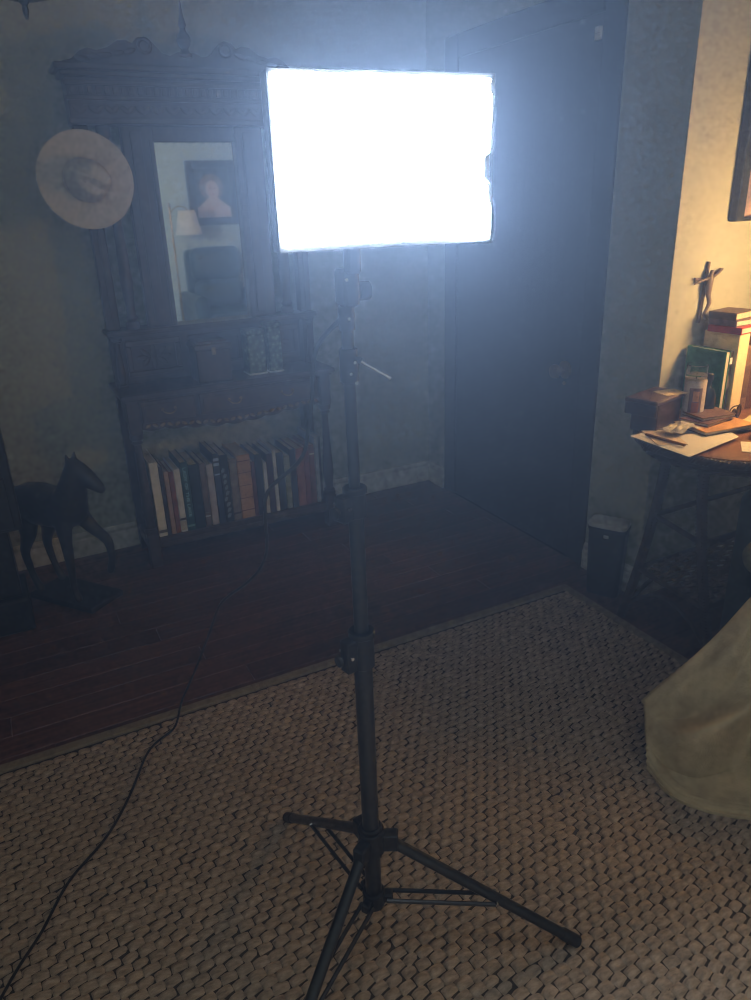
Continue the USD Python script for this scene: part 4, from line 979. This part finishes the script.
# ------------------------------------------------------------------ green armchair and throw at the right edge
ac = Thing('green_armchair', 'dark green upholstered armchair, mostly outside the right edge, under the throw', 'armchair', (2.12, 0.90, 0))
def soft(x0, x1, y0, y1, z0, z1, r=0.05):
    pts = [((x, y_, z), r) for x in (x0 + r, x1 - r) for y_ in (y0 + r, y1 - r) for z in (z0 + r, z1 - r)]
    return hull(*pts)
ac.part('backrest', soft(1.785, 2.52, 1.165, 1.262, 0.10, 0.665, 0.046), GREENV)
ac.part('seat_cushion', soft(1.90, 2.36, 0.55, 1.163, 0.26, 0.44, 0.045), GREENV)
ac.part('seat_base', soft(1.89, 2.37, 0.56, 1.163, 0.07, 0.258, 0.02), GREENV)
ac.part('arm', soft(1.742, 1.885, 0.54, 1.163, 0.07, 0.50, 0.060), GREENV)
ac.part('arm', soft(2.375, 2.52, 0.54, 1.163, 0.07, 0.56, 0.060), GREENV)
for x_ in (1.80, 2.46):
    for y_ in (0.60, 1.20):
        ac.part('foot', lathe([(0.016, 0.0), (0.022, 0.01), (0.028, 0.08), (0.028, 0.115)], 16, (x_, y_, 0)), OAK)
def throw_cloth():
    ridge = smooth_path([(1.385, 1.150, 0.150), (1.440, 1.118, 0.225), (1.505, 1.090, 0.305), (1.575, 1.066, 0.390), (1.640, 1.050, 0.465), (1.710, 1.020, 0.520), (1.800, 0.980, 0.535), (1.900, 0.93, 0.535)], 70)
    hem = smooth_path([(1.325, 1.060, 0.012), (1.302, 0.990, 0.012), (1.300, 0.955, 0.012), (1.330, 0.892, 0.012), (1.398, 0.820, 0.012), (1.480, 0.772, 0.012), (1.60, 0.720, 0.014), (1.74, 0.68, 0.02)], 70)
    m = 84
    P = np.zeros((70, m, 3))
    prof_t = [0, .10, .20, .30, .40, .52, .62, .74, .82, .91, 1.0]
    prof_v = [0, .05, .10, .34, .47, .48, .52, .93, .965, .965, 1.0]
    from scipy.interpolate import PchipInterpolator
    pv = PchipInterpolator(prof_t, prof_v)
    for i in range(70):
        s_ = i / 69
        for j in range(m):
            t = j / (m - 1)
            tw_ = t + 0.10 * math.sin(2 * math.pi * (0.8 * s_ + 0.15)) * math.sin(math.pi * t)
            a = min(1.0, s_ * 4)
            v_ = (1 - a) * t + a * float(pv(min(1, max(0, tw_))))
            p = ridge[i] * (1 - t) + hem[i] * t
            p[2] = ridge[i][2] * (1 - v_) + hem[i][2] * v_
            L = np.linalg.norm(ridge[i] - hem[i])
            n_ = np.array([-0.55, -0.50, 0.67])
            fold = 0.022 * math.sin(2 * math.pi * (2.4 * s_ + 0.9 * t)) * math.sin(math.pi * min(1, t * 1.05)) * a
            p = p + n_ * (fold + (0.018 * (meshkit.fbm(p * 13, 3, 2) - 0.5) - 0.007 * np.abs(meshkit.fbm(p * 34 + 5, 2, 9) - 0.5)) * a)
            tc = 0.60 + 0.12 * math.sin(2 * math.pi * (0.75 * s_ + 0.05))
            p = p + n_ * a * min(1, L / 0.35) * (-0.085 * math.exp(-((t - tc) / 0.085) ** 2) + 0.035 * math.exp(-((t - tc + 0.20) / 0.08) ** 2) - 0.035 * math.exp(-((t - tc + 0.40) / 0.07) ** 2) * min(1, t * 6))
            d_hem = (1 - t) * L
            if d_hem < 0.075: p = p + n_ * 0.0024 * math.sin(d_hem / 0.075 * 2 * math.pi * 4)
            p[2] = max(p[2], 0.016)
            P[i, j] = p
    # far side: falls from the ridge to the floor behind
    Q = np.zeros((70, 16, 3))
    for i in range(70):
        for j in range(16):
            t = (j + 1) / 16
            b = ridge[i] + np.array([0.10, 0.055, 0]); b[2] = 0.0
            kq = min(1.0, 0.15 + (i / 69) * 5)
            b = np.array([ridge[i][0] + 0.03 * kq, min(ridge[i][1] + 0.07 * kq, 1.215), max(0.02, ridge[i][2] * (1 - 0.45 * kq))])
            Q[i, 15 - j] = ridge[i] * (1 - t) + b * t + np.array([0, 0, 0.012 * kq * math.sin(math.pi * t)])
    return grid_solid(np.concatenate([Q, P], 1)[:, ::-1], 0.009)
tr = Thing('throw_blanket', 'olive tan throw blanket draped from the armchair down to the rug', 'blanket', (1.55, 0.95, 0))
tr.part('cloth', throw_cloth(), THROW, smooth=70)
blob = []
for k, (c, r_) in enumerate((((1.735, 1.105, 0.520), 0.050), ((1.765, 1.130, 0.500), 0.055), ((1.80, 1.09, 0.525), 0.055))): blob.append((np.array(c), r_))
bm = organic([[blob[0], blob[1]], [blob[1], blob[2]]], 0.012, 4)
bv = bm[0] + 0.012 * (meshkit.fbm(bm[0] * 22, 3, 6)[:, None] - 0.5) * np.array([1, 1, 1])
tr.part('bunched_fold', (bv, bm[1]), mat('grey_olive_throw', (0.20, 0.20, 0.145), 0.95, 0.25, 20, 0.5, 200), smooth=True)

# ------------------------------------------------------------------ behind the camera, seen in the mirror
pf = Thing('portrait_painting', 'framed portrait of a woman in the mirror reflection, above the teal armchair', 'painting', (2.31, -1.69, 1.28))
QX0, QX1, QZ0, QZ1 = 2.055, 2.570, 1.275, 1.892
FR2 = mat('dark_portrait_frame', (0.030, 0.026, 0.022), 0.4, 0.2, 10, 0.2, 80)
for a in ((QX0, QX0 + 0.075, QZ0, QZ1), (QX1 - 0.075, QX1, QZ0, QZ1), (QX0 + 0.0755, QX1 - 0.0755, QZ0, QZ0 + 0.075), (QX0 + 0.0755, QX1 - 0.0755, QZ1 - 0.075, QZ1)):
    pf.part('frame_rail', box(a[0], a[1], -1.6995, -1.665, a[2], a[3], 0.010), FR2)
cv = pf.part('canvas', box(QX0 + 0.07, QX1 - 0.07, -1.695, -1.680, QZ0 + 0.07, QZ1 - 0.07), mat('portrait_ground', (0.06, 0.065, 0.075), 0.6, 0.35, 8), smooth=False)
def paint(poly, z, material, name):
    v, f = extrude(Polygon(poly).buffer(0.0), 0.0006)
    P = np.stack([v[:, 0], -1.680 + z + v[:, 2], v[:, 1]], 1)
    q = trimesh.Trimesh(P, f); q.fix_normals()
    pf.part(name, q, material, parent=cv, smooth=False)
pcx, pcz = 2.312, 1.610
el = lambda cx, cz, a, b, rot=0, n=30: [(cx + a * math.cos(t) * math.cos(rot) - b * math.sin(t) * math.sin(rot), cz + a * math.cos(t) * math.sin(rot) + b * math.sin(t) * math.cos(rot)) for t in np.linspace(0, 2 * math.pi, n, endpoint=False)]
paint(el(pcx - 0.006, pcz + 0.030, 0.125, 0.128), 0.0002, mat('painted_hair', (0.24, 0.17, 0.13), 0.6, 0.3, 30), 'painted_hair')
paint([(QX0 + 0.085, QZ0 + 0.076), (QX0 + 0.088, QZ0 + 0.17), (pcx - 0.085, QZ0 + 0.235), (pcx - 0.030, pcz - 0.055), (pcx + 0.040, pcz - 0.060), (pcx + 0.090, QZ0 + 0.235), (QX1 - 0.080, QZ0 + 0.170), (QX1 - 0.077, QZ0 + 0.076)], 0.0010, mat('painted_skin', (0.55, 0.40, 0.34), 0.6, 0.1, 12), 'painted_shoulders')
paint(el(pcx + 0.002, pcz + 0.008, 0.070, 0.088, 0.12), 0.0018, mat('painted_face', (0.60, 0.42, 0.35), 0.6, 0.1, 12), 'painted_face')
for s_ in (-1, 1):
    paint(el(pcx + 0.004 + s_ * 0.022, pcz + 0.018, 0.009, 0.004), 0.0026, mat('painted_dark', (0.05, 0.04, 0.04), 0.6), 'painted_eye')
paint(el(pcx + 0.006, pcz - 0.034, 0.014, 0.005), 0.0026, mat('painted_lips', (0.35, 0.10, 0.09), 0.6), 'painted_mouth')
paint(el(pcx + 0.005, pcz - 0.008, 0.005, 0.014), 0.0026, mat('painted_nose', (0.48, 0.32, 0.26), 0.6), 'painted_nose')

FLX, FLY = 1.762, -1.30
fo = Thing('floor_lamp', 'bridge floor lamp with a white shade, seen in the mirror beside the teal armchair', 'lamp', (FLX, FLY, 0))
fo.part('lamp_base', lathe([(0.13, 0.0005), (0.13, 0.012), (0.05, 0.026), (0.016, 0.045)], 36, (FLX, FLY, 0)), BRASS)
fo.part('pole', lathe([(0.010, 0.03), (0.010, 1.46), (0.015, 1.47), (0.006, 1.50)], 16, (FLX, FLY, 0)), BRASS)
SX = 1.925
fo.part('arm', tube(smooth_path([(FLX, FLY, 1.40), (FLX + 0.05, FLY, 1.455), (FLX + 0.11, FLY, 1.468), (SX, FLY, 1.445), (SX, FLY, 1.40)], 24), 0.006, 10), BRASS)
fo.part('lamp_shade', shade(SX, FLY, 1.208, 1.430, 0.128, 0.080), SHADEM)
fo.part('bulb', lathe([(0.012, 1.390), (0.014, 1.375), (0.026, 1.345), (0.028, 1.330), (0.020, 1.312), (0.006, 1.302)][::-1], 20, (SX, FLY, 0)), usdkit.material(stage, '/World/Looks/soft_bulb', {'e': ('emission', {'color': (1.0, 0.80, 0.55), 'strength': FLOOR_LAMP_POWER * 5})}, [], surface='e.emission'))

ta = Thing('teal_armchair', 'dark teal leather armchair reflected at the bottom of the mirror', 'armchair', (2.17, -1.25, 0))
ta.part('backrest', soft(1.90, 2.46, -1.62, -1.42, 0.30, 1.06, 0.07), TEAL)
ta.part('back_pillow', soft(1.92, 2.44, -1.45, -1.29, 0.76, 1.08, 0.075), TEAL)
ta.part('back_pillow', soft(1.93, 2.43, -1.44, -1.26, 0.50, 0.76, 0.075), TEAL)
ta.part('seat_cushion', soft(1.92, 2.44, -1.36, -0.78, 0.34, 0.50, 0.06), TEAL)
ta.part('seat_base', soft(1.90, 2.46, -1.40, -0.80, 0.06, 0.34, 0.03), TEAL)
for x0, x1 in ((1.78, 1.915), (2.445, 2.58)):
    ta.part('arm', soft(x0, x1, -1.50, -0.76, 0.06, 0.66, 0.06), TEAL)
for x_ in (1.84, 2.52):
    for y_ in (-1.44, -0.83):
        ta.part('foot', lathe([(0.02, 0.0), (0.025, 0.07)], 14, (x_, y_, 0)), OAK)

# ------------------------------------------------------------------ haze
L_ = Polygon([(XL + 0.01, YF + 0.01), (XF - 0.01, YF + 0.01), (XF - 0.01, YC - 0.01), (XR - 0.01, YC - 0.01), (XR - 0.01, YB - 0.01), (XL + 0.01, YB - 0.01)])
v, f = extrude(L_, ZC - 0.02)
single('haze', (v + [0, 0, 0.004], f), HAZEM, 'thin bluish haze filling the room, glowing around the light panel', 'haze', kind='stuff', smooth=False)
